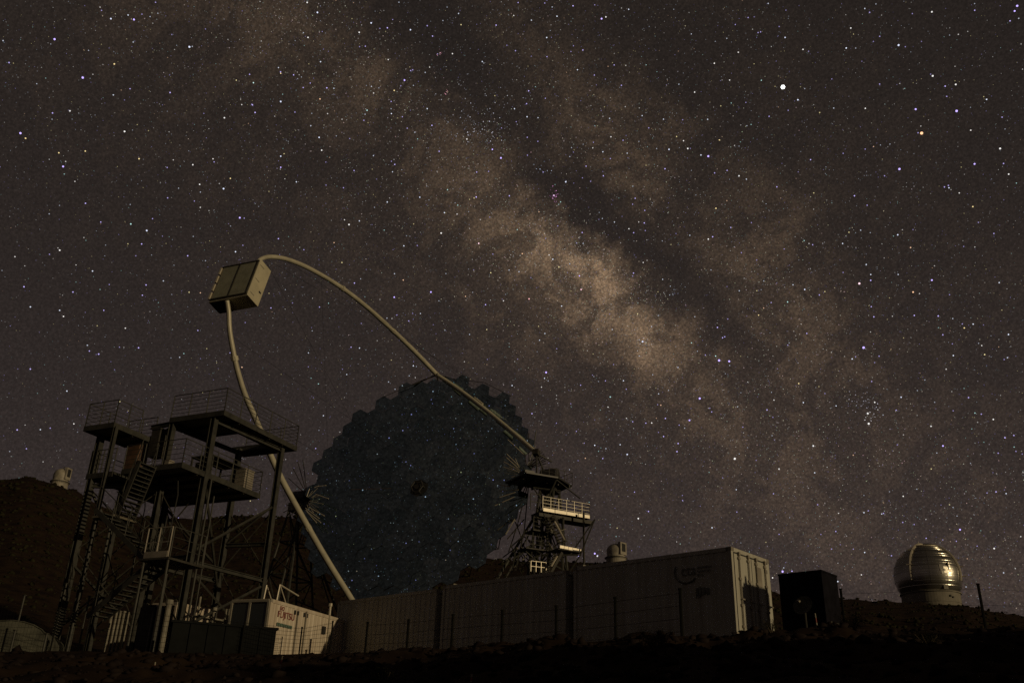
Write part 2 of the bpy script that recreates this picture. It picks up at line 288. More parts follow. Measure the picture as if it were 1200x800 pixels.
# ------------------------------------------------------------------ stars: one shell of light points all over the sky
def star_shell():
    R = 9000.0; px = R / 913.0
    dirs, cols, rad = [], [], []
    pal = [((1, .95, .90), .34), ((.80, .86, 1), .24), ((.66, .55, 1.15), .20), ((1, .85, .42), .16), ((1, .62, .40), .05), ((.60, 1, .95), .09)]
    pc = np.array([p[0] for p in pal]); pw = np.array([p[1] for p in pal]); pw /= pw.sum()
    n = 620000
    v = rng.normal(size=(n, 3)); v /= np.linalg.norm(v, axis=1)[:, None]; v = v[v[:, 2] > -.05]
    b = np.degrees(np.arcsin(v @ np.array(NGP))); l = np.degrees(np.arctan2(v @ np.array(LY), v @ np.array(GC)))
    dens = .34 + .5 * np.exp(-.5 * (b / 11) ** 2) - .25 * np.exp(-.5 * ((b - 1) / 2.0) ** 2) * (np.abs(l) < 40)
    v = v[rng.random(len(v)) < dens]; n = len(v)
    mag = rng.random(n) ** 29                                     # mostly faint
    inten = .06 + .26 * rng.random(n) ** 3 + .95 * mag; size = .60 + .62 * mag ** .5
    ci = rng.choice(len(pal), n, p=pw); brt = (mag > .35) & (rng.random(n) < .6); ci[brt] = rng.choice([1, 2, 2], brt.sum())
    c = pc[ci] * inten[:, None]
    dirs.append(v); cols.append(c); rad.append(size)
    # the milky way itself: crowds of faint stars following its clouds and dust lanes, all the way round
    m_ = 130000; l = np.concatenate([rng.uniform(-35, 40, m_), rng.uniform(40, 325, m_ // 3)]); b = rng.normal(-1, 6.5, len(l))
    w = .22 * np.exp(-.5 * ((b + 1.2) / 9.5) ** 2)
    for l0, b0, s0_, s1_, k_ in BLOBS: w = w + k_ * np.exp(-.5 * (((l - l0) / s0_) ** 2 + ((b - b0) / s1_) ** 2))
    dk_ = sum(k_ * np.exp(-.5 * (((l - l0) / s0_) ** 2 + ((b - b0) / s1_) ** 2)) for l0, b0, s0_, s1_, k_ in LANES); w = w * (1 - np.minimum(dk_, .9))
    cl_ = np.clip(1 + 3 * fbm(l * .9 + 50, b * .9 + 50, 4, 21), .2, 2); keep = rng.random(len(l)) < w * cl_ * .62; l, b = np.radians(l[keep]), np.radians(b[keep])
    v = np.cos(b)[:, None] * (np.cos(l)[:, None] * np.array(GC) + np.sin(l)[:, None] * np.array(LY)) + np.sin(b)[:, None] * np.array(NGP)
    v = v[v[:, 2] > -.02]; n = len(v); mg = rng.random(n) ** 6
    dirs.append(v); cols.append(np.array([1, .88, .74]) * (.07 + .30 * mg)[:, None] * rng.uniform(.8, 1.2, (n, 3))); rad.append(.58 + .3 * mg)
    # clusters: (px, py, count, spread px, colour)
    for x, y, k, s, co in ((755, 401, 26, 6, (.9, .9, 1)), (560, 146, 60, 13, (.85, .85, 1)), (1012, 468, 40, 9, (.9, .85, 1)), (1017, 488, 14, 5, (1, .95, 1)), (790, 340, 9, 3, (.75, .85, 1)),
                           (637, 198, 12, 6, (.7, .8, 1)), (649, 229, 26, 3.2, (1.1, .45, .95)), (515, 62, 8, 2, (1, .5, .6)), (522, 108, 9, 2, (1, .45, .55)), (500, 181, 8, 4, (1, .95, .9)), (668, 312, 90, 45, (1, .9, .75)), (560, 120, 60, 30, (.9, .9, 1)), (960, 412, 30, 22, (1, .95, .85))):
        for _ in range(k):
            d = ray(x + random.gauss(0, s), y + random.gauss(0, s)); dirs.append(np.array([d])); f = .12 + .8 * random.random() ** 3
            cols.append(np.array([co]) * f); rad.append(np.array([.6 + .3 * random.random()]))
    Wt, Bl, Vi, Ye, Or, Cy = (1, .97, .93), (.82, .88, 1.1), (.80, .62, 1.5), (1.1, .85, .4), (1.2, .7, .42), (.7, 1, .95)
    bright = [(917.5, 102, 4.6, (2.2, 2.2, 2.1)), (1080, 156, 2.9, (1.6, .85, .45)), (1121, 130, 2.3, Vi), (1073, 128, 1.9, Vi), (1054, 198, 2.2, Vi), (1093, 89, 1.8, Wt), (1053, 53, 1.9, Bl), (1172, 174, 1.8, Wt), (1142, 192, 1.7, Vi),
              (1192, 7, 1.9, Vi), (1189, 13, 1.6, Vi), (830, 183, 2.1, Vi), (935, 117, 1.5, Bl), (1092, 14, 1.5, Wt), (1120, 99, 1.6, Wt), (1014, 127, 1.3, Wt), (997, 33, 1.3, Wt), (1182, 204, 1.4, Wt), (1112, 220, 1.2, Bl), (1140, 242, 1.3, Ye), (920, 44, 1.3, Bl), (941, 58, 1.3, Wt), (814, 108, 1.3, Wt), (806, 174, 1.6, Wt), (843, 164, 1.2, Ye),
              (842.7, 422, 2.4, Vi), (854.5, 423, 2.1, Vi), (820, 466.5, 2.2, Vi), (1012, 407, 2.5, Vi), (1007, 332, 2.2, (1.3, .9, 1.0)), (1070, 342, 1.6, Or), (1092, 328, 1.7, Vi), (953, 522, 1.8, Wt), (861, 537, 2.4, Wt), (808, 492, 1.8, Vi), (1017, 484, 1.9, Wt), (1018, 496, 2.1, Wt), (1105, 522, 1.6, Vi), (1164, 491, 1.4, Wt), (1130, 384, 1.3, Ye), (913, 549, 1.5, Wt), (943, 339, 1.4, Bl), (936, 449, 1.3, Ye), (1025, 471, 1.4, Wt), (1056, 465, 1.3, Bl), (1091, 499, 1.3, Wt),
              (372, 14.7, 1.7, Bl), (435, 27, 1.6, Bl), (421, 38, 1.5, Wt), (481, 35, 1.5, Bl), (360, 3, 1.5, Wt), (222, 55, 2.0, Bl), (329, 119, 1.7, Bl), (374, 161, 1.5, Bl), (474, 94, 1.8, Vi), (587, 185, 1.9, Vi), (577, 175, 1.5, Vi), (262, 221, 1.8, Bl), (281, 255, 1.8, Vi), (270, 209, 1.3, Ye), (234, 216, 1.4, Wt), (377, 176, 1.5, Wt), (329, 183, 1.4, Bl), (329, 196, 1.3, Vi), (409, 263, 1.7, Wt), (492, 231, 1.3, Bl), (329, 86, 1.2, Ye), (462, 106, 1.4, Ye), (375, 116, 1.3, Or), (361, 44, 1.4, Wt), (297, 97, 1.3, Cy),
              (784, 175, 1.5, Bl), (663, 213, 1.6, Bl), (561, 285, 1.6, (1.2, .8, .9)), (517, 273, 1.7, Wt), (505, 342, 1.7, Vi), (681, 339, 1.6, (1.2, .7, .8)), (620, 350, 1.5, (1.2, .6, .6)), (679, 323, 1.3, Vi), (753, 400, 1.9, Bl), (830, 280, 1.5, Wt), (866, 206, 1.5, Wt), (839, 244, 1.4, Ye), (737, 268, 1.2, Wt), (612, 297, 1.2, Or), (889, 369, 1.2, Ye), (649, 229, 1.8, (1.2, .8, 1.2)),
              (64, 46, 1.9, Vi), (97, 91, 2.1, Vi), (24, 156, 2.0, Vi), (157, 23, 1.8, Vi), (130, 22, 1.5, Bl), (74, 195, 1.8, Vi), (146, 154, 1.7, Wt), (134, 75, 1.5, Ye), (82, 130, 1.5, Wt), (263, 138, 1.5, Wt), (226, 193, 1.4, Wt), (163, 186, 1.4, Ye), (30, 162, 1.4, Ye), (100, 177, 1.3, Ye), (69, 179, 1.3, Ye),
              (640, 436, 2.0, Vi), (462, 348, 1.6, Vi), (172, 270, 1.7, Bl), (70, 293, 1.5, Wt), (330, 301, 1.5, Wt), (705, 22, 1.8, Vi), (710, 20, 1.4, Wt), (1052, 275, 1.4, Bl), (748, 607, 1.6, Wt), (917, 669, 2.2, Vi), (735, 532, 1.6, Bl), (648, 600, 1.4, Bl), (697, 648, 1.9, Vi), (700, 651, 1.6, Wt), (1125, 620, 1.7, Vi), (1165, 642, 1.5, Wt)]
    for x, y, s, co in bright:
        d = ray(x, y); dirs.append(np.array([d])); cols.append(np.array([co])); rad.append(np.array([s * .92]))
    v = np.concatenate(dirs); c = np.concatenate(cols); s = np.concatenate(rad) * px * .5
    n = len(v); up = np.tile(np.array([0.1, 0.2, 1.0]), (n, 1)); e1 = np.cross(v, up); e1 /= np.linalg.norm(e1, axis=1)[:, None]; e2 = np.cross(e1, v)
    k = 6; P = np.zeros((n, k, 3))
    for j in range(k):
        a = 2 * pi * j / k; P[:, j] = v * R + (e1 * cos(a) + e2 * sin(a)) * s[:, None]
    faces = np.arange(n * k).reshape(n, k)
    M = bpy.data.materials.new('star_light'); M.use_nodes = True; t = M.node_tree; t.nodes.clear()
    at = t.nodes.new('ShaderNodeAttribute'); at.attribute_name = 'star_colour'; em = t.nodes.new('ShaderNodeEmission'); out = t.nodes.new('ShaderNodeOutputMaterial')
    t.links.new(at.outputs['Color'], em.inputs['Color']); em.inputs['Strength'].default_value = 1.0; t.links.new(em.outputs[0], out.inputs['Surface'])
    try: M.cycles.emission_sampling = 'NONE'
    except Exception: pass
    o = np_mesh('stars', P.reshape(-1, 3), faces, M); a = o.data.attributes.new('star_colour', 'FLOAT_COLOR', 'FACE')
    a.data.foreach_set('color', np.concatenate([c, np.ones((n, 1))], 1).astype(np.float32).ravel())
    o['kind'] = 'stuff'; o['label'] = 'countless coloured stars scattered over the whole night sky'; o['category'] = 'stars'
star_shell()

# ------------------------------------------------------------------ telescope
TA, TE = radians(22.81), radians(13.80)
tn = Vector((-sin(TA) * cos(TE), -cos(TA) * cos(TE), sin(TE))); tv = Vector((sin(TA) * sin(TE), cos(TA) * sin(TE), cos(TE))); th = Vector((cos(TA), -sin(TA), 0))
TC = Vector((-8.467, 79.53, 23.95)); FOC = 28.0; RD = 11.4; F4 = 4 * FOC; TV = TC - tn * (RD * RD / F4)
tele_base = Vector((TC.x + .5, TC.y + 1, H(TC.x, TC.y)))
tele = thing('telescope', 'giant round mirror dish telescope with an arched boom holding a box camera', 'telescope', tele_base)
def dish(x, y, z): return TV + th * x + tv * y + tn * z
# hexagonal mirror panels, each a part
mb = MB(); HX = 1.51; hr = HX / math.sqrt(3) * .992
for z in (-.06, 0): mb.v += [Vector((hr * cos(pi / 6 + k * pi / 3), hr * sin(pi / 6 + k * pi / 3), z)) for k in range(6)]
mb.f += [[5, 4, 3, 2, 1, 0], [6, 7, 8, 9, 10, 11]] + [[k, (k + 1) % 6, 6 + (k + 1) % 6, 6 + k] for k in range(6)]
pm = None
for i in range(-16, 17):
    for j in range(-10, 11):
        x, y = HX * (i + .5 * (j % 2)), HX * math.sqrt(3) / 2 * j; r = math.hypot(x, y)
        if r > RD - .15 or r < .6: continue
        nloc = Vector((-x / (2 * FOC), -y / (2 * FOC), 1)).normalized()
        nloc = (nloc + Vector((random.gauss(0, .012), random.gauss(0, .012), 0))).normalized()
        nw = th * nloc.x + tv * nloc.y + tn * nloc.z
        xw = (th - nw * th.dot(nw)).normalized(); yw = nw.cross(xw)
        if pm is None: o = mb.build('mirror_panel', M_MIRROR); pm = o.data
        else: o = bpy.data.objects.new('mirror_panel', pm); COL.objects.link(o)
        mt4 = Matrix((xw, yw, nw)).transposed().to_4x4(); mt4.translation = dish(x, y, r * r / F4 + random.uniform(-.02, .02)) - tele_base
        o.parent = tele; o.matrix_local = mt4
# space frame behind the mirrors
sf = MB(); fn, bn = {}, {}
for i in range(-5, 6):
    for j in range(-5, 6):
        x, y = i * 2.3, j * 2.3; r = math.hypot(x, y)
        if r < RD - .4: fn[i, j] = dish(x, y, r * r / F4 - .28)
        x, y = (i + .5) * 2.3, (j + .5) * 2.3; r = math.hypot(x, y)
        if r < RD - 1.2: bn[i, j] = dish(x, y, r * r / F4 - 2.3)
for (i, j), p in fn.items():
    for d in ((1, 0), (0, 1)):
        if (i + d[0], j + d[1]) in fn: sf.tube(p, fn[i + d[0], j + d[1]], .035, 5)
    for d in ((0, 0), (-1, 0), (0, -1), (-1, -1)):
        if (i + d[0], j + d[1]) in bn: sf.tube(p, bn[i + d[0], j + d[1]], .03, 5)
for (i, j), p in bn.items():
    for d in ((1, 0), (0, 1)):
        if (i + d[0], j + d[1]) in bn: sf.tube(p, bn[i + d[0], j + d[1]], .035, 5)
o = sf.build('space_frame', M_CARBON, tele); o['kind'] = 'stuff'
# central hub
hb = MB(); 
for k in range(6):
    a = k * pi / 3; hb.tube(dish(.6 * cos(a), .6 * sin(a), -.1), dish(.6 * cos(a), .6 * sin(a), .35), .06, 6); hb.tube(dish(.6 * cos(a), .6 * sin(a), .33), dish(.6 * cos(a + pi / 3), .6 * sin(a + pi / 3), .33), .07, 6)
hb.tube(dish(0, 0, -.2), dish(0, 0, .3), .28, 10); hb.tube(dish(0, 0, -.14), dish(0, 0, -.02), .95, 12); hub = hb.build('hub', M_CARBON, tele)
mbx = MB(); mbx.tube(dish(-6.6, -.05, .8), dish(-2.6, -.02, .35), .022, 5).build('hub_rod', M_RUST, tele)
# boom arch, in the upright plane through the optical axis
def arch_pt(x, y): return at_plane(x, y, TC, th)
def smooth_path(P, n=6):
    out = []
    for i in range(len(P) - 1):
        p0, p1, p2, p3 = P[max(i - 1, 0)], P[i], P[i + 1], P[min(i + 2, len(P) - 1)]
        for k in range(n):
            t = k / n; out.append(.5 * ((2 * p1) + (p2 - p0) * t + (2 * p0 - 5 * p1 + 4 * p2 - p3) * t * t + (3 * p1 - p0 - 3 * p2 + p3) * t ** 3))
    return out + [P[-1]]
up_px = [(301, 309), (306, 303.5), (318, 301), (338, 304.5), (365, 316), (400, 337), (430, 360), (460, 387), (486, 412), (512, 439)]
lo_px = [(266, 352), (268, 366), (269, 386), (272.5, 408), (279, 437), (288, 465), (300, 492), (316, 531), (333, 567), (360, 616), (385, 659), (410, 699), (419, 714)]
upP = smooth_path([arch_pt(*p) for p in up_px]); loP = smooth_path([arch_pt(*p) for p in lo_px])
a_ = MB().path(upP, .15, 10, .23).build('arch_tube', M_ALU, tele, True)
b_ = MB().path(loP, .15, 10, .25).build('arch_tube', M_ALU, tele, True)
for p, q2 in ((upP[-1], upP[-2]), (upP[30], upP[31]), (upP[42], upP[43])): MB().path([p, p + (q2 - p).normalized() * .3], .25, 10).build('arch_sleeve', M_ALU, a_)
for k in (20, 38, 54): MB().path([loP[k], loP[k] + (loP[k + 1] - loP[k]).normalized() * .3], .25, 10).build('arch_sleeve', M_ALU, b_)
def on_mirror(x, y, gap):
    z = 1.0
    for _ in range(6):
        p = at_plane(x, y, TV + tn * z, tn); d = p - TV; a, b = d.dot(th), d.dot(tv); z = (a * a + b * b) / F4 + gap
    return at_plane(x, y, TV + tn * z, tn)
bpx = [(512, 439), (531, 451.5), (551, 466), (571, 481.5), (591, 498), (611, 515), (628.5, 530.5)]
brp = smooth_path([on_mirror(x, y, .32) for x, y in bpx]); br0, br1 = brp[0], brp[-1]
br = MB().path(brp, .20, 10).build('rim_brace', M_ALU, tele, True)
MB().path([brp[13] + tv * .26 + th * .08, brp[16] + tv * .26 + th * .08], .10, 6).build('clamp', M_ALU, br)
MB().box(br1, (th, tv, tn), (.5, .5, .6)).build('brace_joint', M_DARK, br)
for e in (TC + th * 12.3 - tn * 1.0, TC + th * 11.8 + tv * -1.5 - tn * .6, TC + th * 12.6 + tv * 1.5 - tn * 1.2): MB().tube(br1, e, .08, 6).build('tie_tube', M_CARBON, br)
# anchor frame where the arch meets the rim
an = MB(); an.tube(upP[-1], dish(-2.2, 10.8, 1.3), .07, 6); an.tube(upP[-1], dish(2.2, 11.0, 1.0), .07, 6); an.tube(upP[-1], dish(0, 10.4, -.8), .09, 6); an.tube(dish(-2.2, 10.8, 1.3), dish(-5.4, 9.8, 1.2), .028, 6); an.tube(dish(2.2, 11.0, 1.0), dish(5.4, 10.2, 1.0), .028, 6); an.tube(dish(5.4, 10.2, 1.0), dish(8.4, 8.2, 1.0), .028, 6)
an.build('rim_anchor', M_DARK, tele)
an = MB(); an.tube(loP[-1], dish(-2.2, -11.0, .8), .07, 6); an.tube(loP[-1], dish(2.2, -11.0, .8), .07, 6); an.tube(loP[-1], dish(0, -10.4, -.8), .09, 6); an.build('rim_anchor', M_DARK, tele)
# bracing cables
for p, x, y in ((upP[8], 8.3, 7.6), (upP[8], -8.3, 7.6), (upP[26], 10.2, 4.8), (upP[26], -10.2, 4.8), (loP[14], 10, -5.4), (loP[14], -10, -5.4), (loP[34], 8.3, -8.0), (loP[34], -8.3, -8.0), (upP[16], 9.4, 6.2), (loP[24], -9.4, -6.2)):
    MB().tube(p, dish(x, y, (x * x + y * y) / F4 + .1), .009, 4).build('cable', M_WIRE, tele)
# camera box at the focus
BC = TV + tn * FOC; hw, vw = 1.6, 1.6; BK = 1.40
def bxz(z): return z * BK
cb = MB()
def ring(hw_, vw_, z): return [BC - th * hw_ - tv * vw_ + tn * z, BC + th * hw_ - tv * vw_ + tn * z, BC + th * hw_ + tv * vw_ + tn * z, BC - th * hw_ + tv * vw_ + tn * z]
cb.v += ring(hw - .05, vw - .05, -.45) + ring(hw, vw, -.40) + ring(hw, vw, .78) + ring(hw - .06, vw - .06, .84)
cb.f += [[3, 2, 1, 0], [12, 13, 14, 15]]
for k in range(3):
    for j in range(4): cb.f.append([k * 4 + j, k * 4 + (j + 1) % 4, k * 4 + 4 + (j + 1) % 4, k * 4 + 4 + j])
cbo = cb.build('camera_box', M_BOX, tele)
for s in (-1, 1):
    do = MB().box(BC + th * (s * .70) + tn * .87, (th, tv, tn), (1.30, 2.75, .06)).build('rear_door', M_BOXD, cbo)
for s in (-1, 1): MB().box(BC + tv * (s * 1.46) + tn * .885, (th, tv, tn), (3.05, .09, .09)).build('door_frame', M_DARK, cbo)
MB().box(BC + tn * .885, (th, tv, tn), (.07, 2.8, .09)).build('door_frame', M_DARK, cbo)
MB().box(BC + th * 1.44 + tn * .885, (th, tv, tn), (.10, 2.8, .08)).build('door_frame', M_DARK, cbo)
for k in range(4): MB().box(BC - th * 1.60 + tv * (-1.12 + k * .75) + tn * .885, (th, tv, tn), (.14, .6, .12)).build('edge_strip', M_ROD, cbo)
MB().box(BC + tv * 1.65 - th * .2 + tn * .45, (th, tv, tn), (1.9, .09, .45)).build('roof_fitting', M_GASKET, cbo); MB().box(BC + tv * 1.65 + th * 1.0 + tn * .25, (th, tv, tn), (.5, .1, .4)).build('roof_fitting', M_GASKET, cbo)
MB().box(BC - tv * 1.61 - th * .95 + tn * .15, (th, tv, tn), (1.1, .06, 1.1)).build('cooling_grille', M_BLACK, cbo)
MB().box(BC + th * 1.605 - tv * .6 - tn * .10, (th, tv, tn), (.04, .12, .22)).build('latch', M_BLACK, cbo)
for k in range(3): MB().box(BC + th * 1.605 + tv * (-1.2 + k * 1.2) + tn * .5, (th, tv, tn), (.025, .05, .45)).build('seam', M_TRIM, cbo)
# fans of bright rods round the two bearings
def rimp(x, y, z=.45): return at_plane(x, y, TC + tn * z, tn)
fan = [((608, 546), (594, 532)), ((606.5, 548), (593.5, 536)), ((607.5, 550.5), (590.5, 541)), ((608, 553), (590, 547)), ((598, 570), (586.5, 568)), ((607.5, 573.5), (597, 574.5)), ((595.5, 574.5), (585, 575)), ((604, 576.5), (585.5, 582.5)), ((602.5, 582), (580, 592)), ((616, 534.5), (595, 515)),
       ((371, 570), (382, 568.5)), ((368.5, 571), (373.5, 569)), ((370, 579), (385, 584)), ((358, 595), (374, 607)), ((359.5, 599), (371, 612)), ((361, 600), (376, 612)), ((362, 594), (380, 604)), ((358.5, 597), (364, 604))]
for p, q2 in fan: MB().tube(rimp(*p), rimp(*q2), .042, 5).build('rod', M_ROD, tele)
for nx, ny, sgn in ((612, 556, -1), (358, 586, 1)):
    for k in range(11):
        a = radians(-70 + 140 * k / 10 + random.uniform(-5, 5)); r0_, r1_ = random.uniform(4, 9), random.uniform(13, 22)
        MB().tube(rimp(nx + sgn * r0_ * cos(a), ny + r0_ * sin(a)), rimp(nx + sgn * r1_ * cos(a), ny + r1_ * sin(a)), .026, 5).build('rod', M_PIPE if k % 3 else M_ROD, tele)
for k in range(9):
    a = radians(-60 + 100 * k / 8); MB().tube(rimp(616, 550, -.5), rimp(616 + 24 * cos(a), 550 - 26 * abs(sin(a)) - 6, -.5), .04, 5).build('rod', M_CARBON, tele)
fan2 = [((360, 580), (349, 541)), ((360, 580), (343, 548)), ((360, 580), (338, 560)), ((358, 586), (333, 575)), ((358, 586), (336, 592)), ((360, 580), (355, 538)), ((356, 590), (340, 604)), ((360, 592), (350, 618)), ((352, 590), (332, 600))]
for p, q2 in fan2: MB().tube(rimp(*p, -.5), rimp(*q2, -.5), .042, 5).build('rod', M_STEEL, tele)
# bearings and lattice towers carrying the elevation axis
def lattice(mbd, top4, bot4, n, r):
    lev = [[a.lerp(b, k / n) for a, b in zip(top4, bot4)] for k in range(n + 1)]
    for k in range(n):
        for j in range(4):
            mbd.tube(lev[k][j], lev[k + 1][j], r * 1.5, 6)
            mbd.tube(lev[k + 1][j], lev[k + 1][(j + 1) % 4], r, 5)
            if (k + j) % 2: mbd.tube(lev[k][j], lev[k + 1][(j + 1) % 4], r * .8, 5)
            else: mbd.tube(lev[k][(j + 1) % 4], lev[k + 1][j], r * .8, 5)
fwdh = Vector((-sin(TA), -cos(TA), 0))
for s in (1, -1):
    top_c = TC + th * (12.6 * s) - tn * 1.2; gz = H(top_c.x, top_c.y) - .2
    bd = MB(); bd.tube(top_c - th * .7, top_c + th * .7, .7, 12); bd.tube(top_c - th * (2.2 * s), top_c, .36, 10)
    bd.box(top_c - Z * 1.0, (th, fwdh, Z), (1.4, 1.7, .8)); bo = bd.build('bearing', M_CARBON, tele)
    lt = MB(); t4 = [top_c + th * a * .6 + fwdh * b * .75 - Z * 1.3 for a, b in ((-1, -1), (1, -1), (1, 1), (-1, 1))]
    b4 = [Vector((top_c.x, top_c.y, gz)) + th * (a * 1.2) + fwdh * (b * 4.4) for a, b in ((-1, -1), (1, -1), (1, 1), (-1, 1))]
    lattice(lt, t4, b4, 5, .075)
    b5 = [Vector((TC.x, TC.y, gz)) + th * (6.8 * s) + fwdh * (b * 7.0) for b in (-1, 1)]
    for q2 in b5: lt.tube(top_c - Z * 1.3, q2, .13, 6); lt.tube(top_c - Z * 1.3 - fwdh * .4, q2 + th * (s * 1.2), .07, 6)
    lt.tube(b5[0], b5[1], .12, 6)
    for f0, f1 in ((.3, .45), (.5, .65), (.7, .85)):
        lt.tube(t4[0].lerp(b4[0], f0), top_c.lerp(b5[0], f1), .06, 5); lt.tube(t4[3].lerp(b4[3], f0), top_c.lerp(b5[1], f1), .06, 5)
    lt.build('support_tower', M_STEEL, tele)
    for k in range(11):                                            # dark truss fan tying the dish to its bearing
        a = pi * (k / 10 - .5); MB().tube(top_c - th * (1.9 * s), dish(s * (10.9 - 2.2 * cos(a)), 4.8 * sin(a), .15), .05, 5).build('truss_tube', M_CARBON, tele)
for k in range(24):
    am = 2 * pi * (k + .5) / 24; MB().box(Vector((TC.x, TC.y, H(TC.x, TC.y) + .25)) + Vector((12.4 * cos(am), 12.4 * sin(am), 0)), (Vector((-sin(am), cos(am), 0)), Vector((cos(am), sin(am), 0)), Z), (3.2, .35, .5)).build('azimuth_rail', M_DARK, tele)

# ------------------------------------------------------------------ generic steelwork
def ibeam(mbd, p, q2, w=.2, t=.03, side=None):
    p, q2 = Vector(p), Vector(q2); ax = (q2 - p).normalized(); s = (side or (Z if abs(ax.z) < .8 else Vector((1, 0, 0)))); s = (s - ax * s.dot(ax)).normalized(); b = ax.cross(s); Ln = (q2 - p).length; c = (p + q2) / 2
    mbd.box(c, (ax, s, b), (Ln, w - 2 * t, t)); mbd.box(c + s * (w / 2 - t / 2), (ax, s, b), (Ln - .004, t, w)); mbd.box(c - s * (w / 2 - t / 2), (ax, s, b), (Ln - .004, t, w))
def railing(parent, pts, h=1.1, n_r=6, sp=1.0, mt=M_STEEL, rp=.028, rr_=.012):
    r = MB()
    for a, b in zip(pts[:-1], pts[1:]):
        k = max(1, round((b - a).length / sp))
        for i in range(k + 1): r.tube(a.lerp(b, i / k), a.lerp(b, i / k) + Z * h, rp, 5)
        for i in range(n_r): zz = h * (i + 1) / n_r; r.tube(a + Z * zz, b + Z * zz, rr_ if i < n_r - 1 else rp * .8, 4)
    return r.build('railing', mt, parent)
def flight(parent, p, q2, side, w=.8, n=12, mt=M_STEEL, tm=M_STEEL, rails=True):
    p, q2 = Vector(p), Vector(q2); side = side.normalized(); st = MB(); ax = (q2 - p).normalized()
    for s in (-1, 1):
        a, b = p + side * (s * w / 2), q2 + side * (s * w / 2); st.box((a + b) / 2, (ax, side, ax.cross(side)), ((b - a).length, .05, .2))
        if rails:
            st.tube(a + Z * 1.0, b + Z * 1.0, .022, 5); st.tube(a + Z * .55, b + Z * .55, .014, 4)
            for k in range(4): c = a.lerp(b, (k + .2) / 3.6); st.tube(c, c + Z * 1.0, .02, 5)
    so_ = st.build('stair_stringer', mt, parent)
    fl = Vector((q2.x - p.x, q2.y - p.y, 0)).normalized(); tmesh = None
    for k in range(n):
        c = p.lerp(q2, (k + .5) / n)
        if tmesh is None:
            tb = MB(); tb.box(c, (fl, side, Z), (.24, w - .08, .04)); o = tb.build('tread', tm, parent); tmesh = o.data; c0 = c
        else:
            o = bpy.data.objects.new('tread', tmesh); COL.objects.link(o); o.parent = parent; o.location = c - c0

# ------------------------------------------------------------------ camera access tower (tall steel platform on the left)
tu, tw = azv(-66), azv(24)
TO = at_y(263, 481, 39); ZA = TO.z; ZB = ZA - 2.8
def T(u, w, z): p = TO + tu * u + tw * w; return Vector((p.x, p.y, z))
def gT(u, w): p = TO + tu * u + tw * w; return Vector((p.x, p.y, H(p.x, p.y) - .15))
tower = thing('platform_tower', 'tall steel platform tower with railings and zigzag stairs beside the camera boom', 'platform tower', gT(3.5, 2.5))
posts = [(.62, .15, ZA - .14, .26), (.35, 4.8, ZA - .14, .24), (2.7, 4.5, ZA - .14, .24), (3.05, .15, ZA - .14, .24), (5.9, -1.2, ZA - .94, .26), (5.7, .45, ZA - .94, .2), (6.0, 3.6, ZB - .14, .24), (4.2, -2.0, ZA - .94, .16)]
for u, w, zt, sz in posts:
    b = MB(); p = gT(u, w); ibeam(b, p, Vector((p.x, p.y, zt)), sz, .035, tu); b.box(p + Z * .2, (tu, tw, Z), (.45, .45, .04)); b.build('post', M_STEEL, tower)
def deck(name, u0, u1, w0, w1, z, t=.10, toe=True, rows=None, mt=M_DECK):
    d = MB(); d.box(T((u0 + u1) / 2, (w0 + w1) / 2, z - t / 2), (tu, tw, Z), (u1 - u0, w1 - w0, t)); o = d.build(name, mt, tower)
    e = MB()
    for w in (w0, w1): e.box(T((u0 + u1) / 2, w, z - .10), (tu, tw, Z), (u1 - u0 + .08, .06, .24))
    for u in (u0, u1): e.box(T(u, (w0 + w1) / 2, z - .10), (tu, tw, Z), (.06, w1 - w0 - .07, .24))
    e.build('edge_beam', M_STEEL, o)
    j = MB(); k = max(2, int((w1 - w0) / .9))
    for i in range(1, k): j.box(T((u0 + u1) / 2, w0 + (w1 - w0) * i / k, z - t - .081), (tu, tw, Z), (u1 - u0 - .1, .08, .16))
    j.build('joist', M_DARK, o); return o
deck('upper_deck', 0, 3.1, 0, 2.35, ZA); deck('upper_deck', 0, 1.05, 2.42, 5.5, ZA); deck('upper_deck', 1.12, 3.2, 4.6, 5.5, ZA)
deck('middle_deck', .55, 3.9, -1.4, 3.9, ZB); deck('middle_deck', 3.97, 6.3, .9, 3.9, ZB); deck('middle_deck', 4.6, 6.1, -1.3, .83, ZB)
deck('side_deck', 4.25, 6.0, -2.1, .35, ZA - .8)
railing(tower, [T(3.1, 0, ZA), T(0, 0, ZA), T(0, 5.5, ZA), T(3.2, 5.5, ZA)])
railing(tower, [T(6.0, .35, ZA - .8), T(6.0, -2.1, ZA - .8), T(4.25, -2.1, ZA - .8), T(4.25, -.6, ZA - .8)])
railing(tower, [T(4.25, .35, ZA - .8), T(6.0, .35, ZA - .8)])
railing(tower, [T(3.9, -1.4, ZB), T(.55, -1.4, ZB), T(.55, 3.9, ZB), T(6.3, 3.9, ZB)], 1.1, 5)
railing(tower, [T(6.3, 3.9, ZB), T(6.3, 1.0, ZB)], 1.1, 5); railing(tower, [T(6.1, .8, ZB), T(6.1, -1.3, ZB), T(4.6, -1.3, ZB)], 1.1, 5)
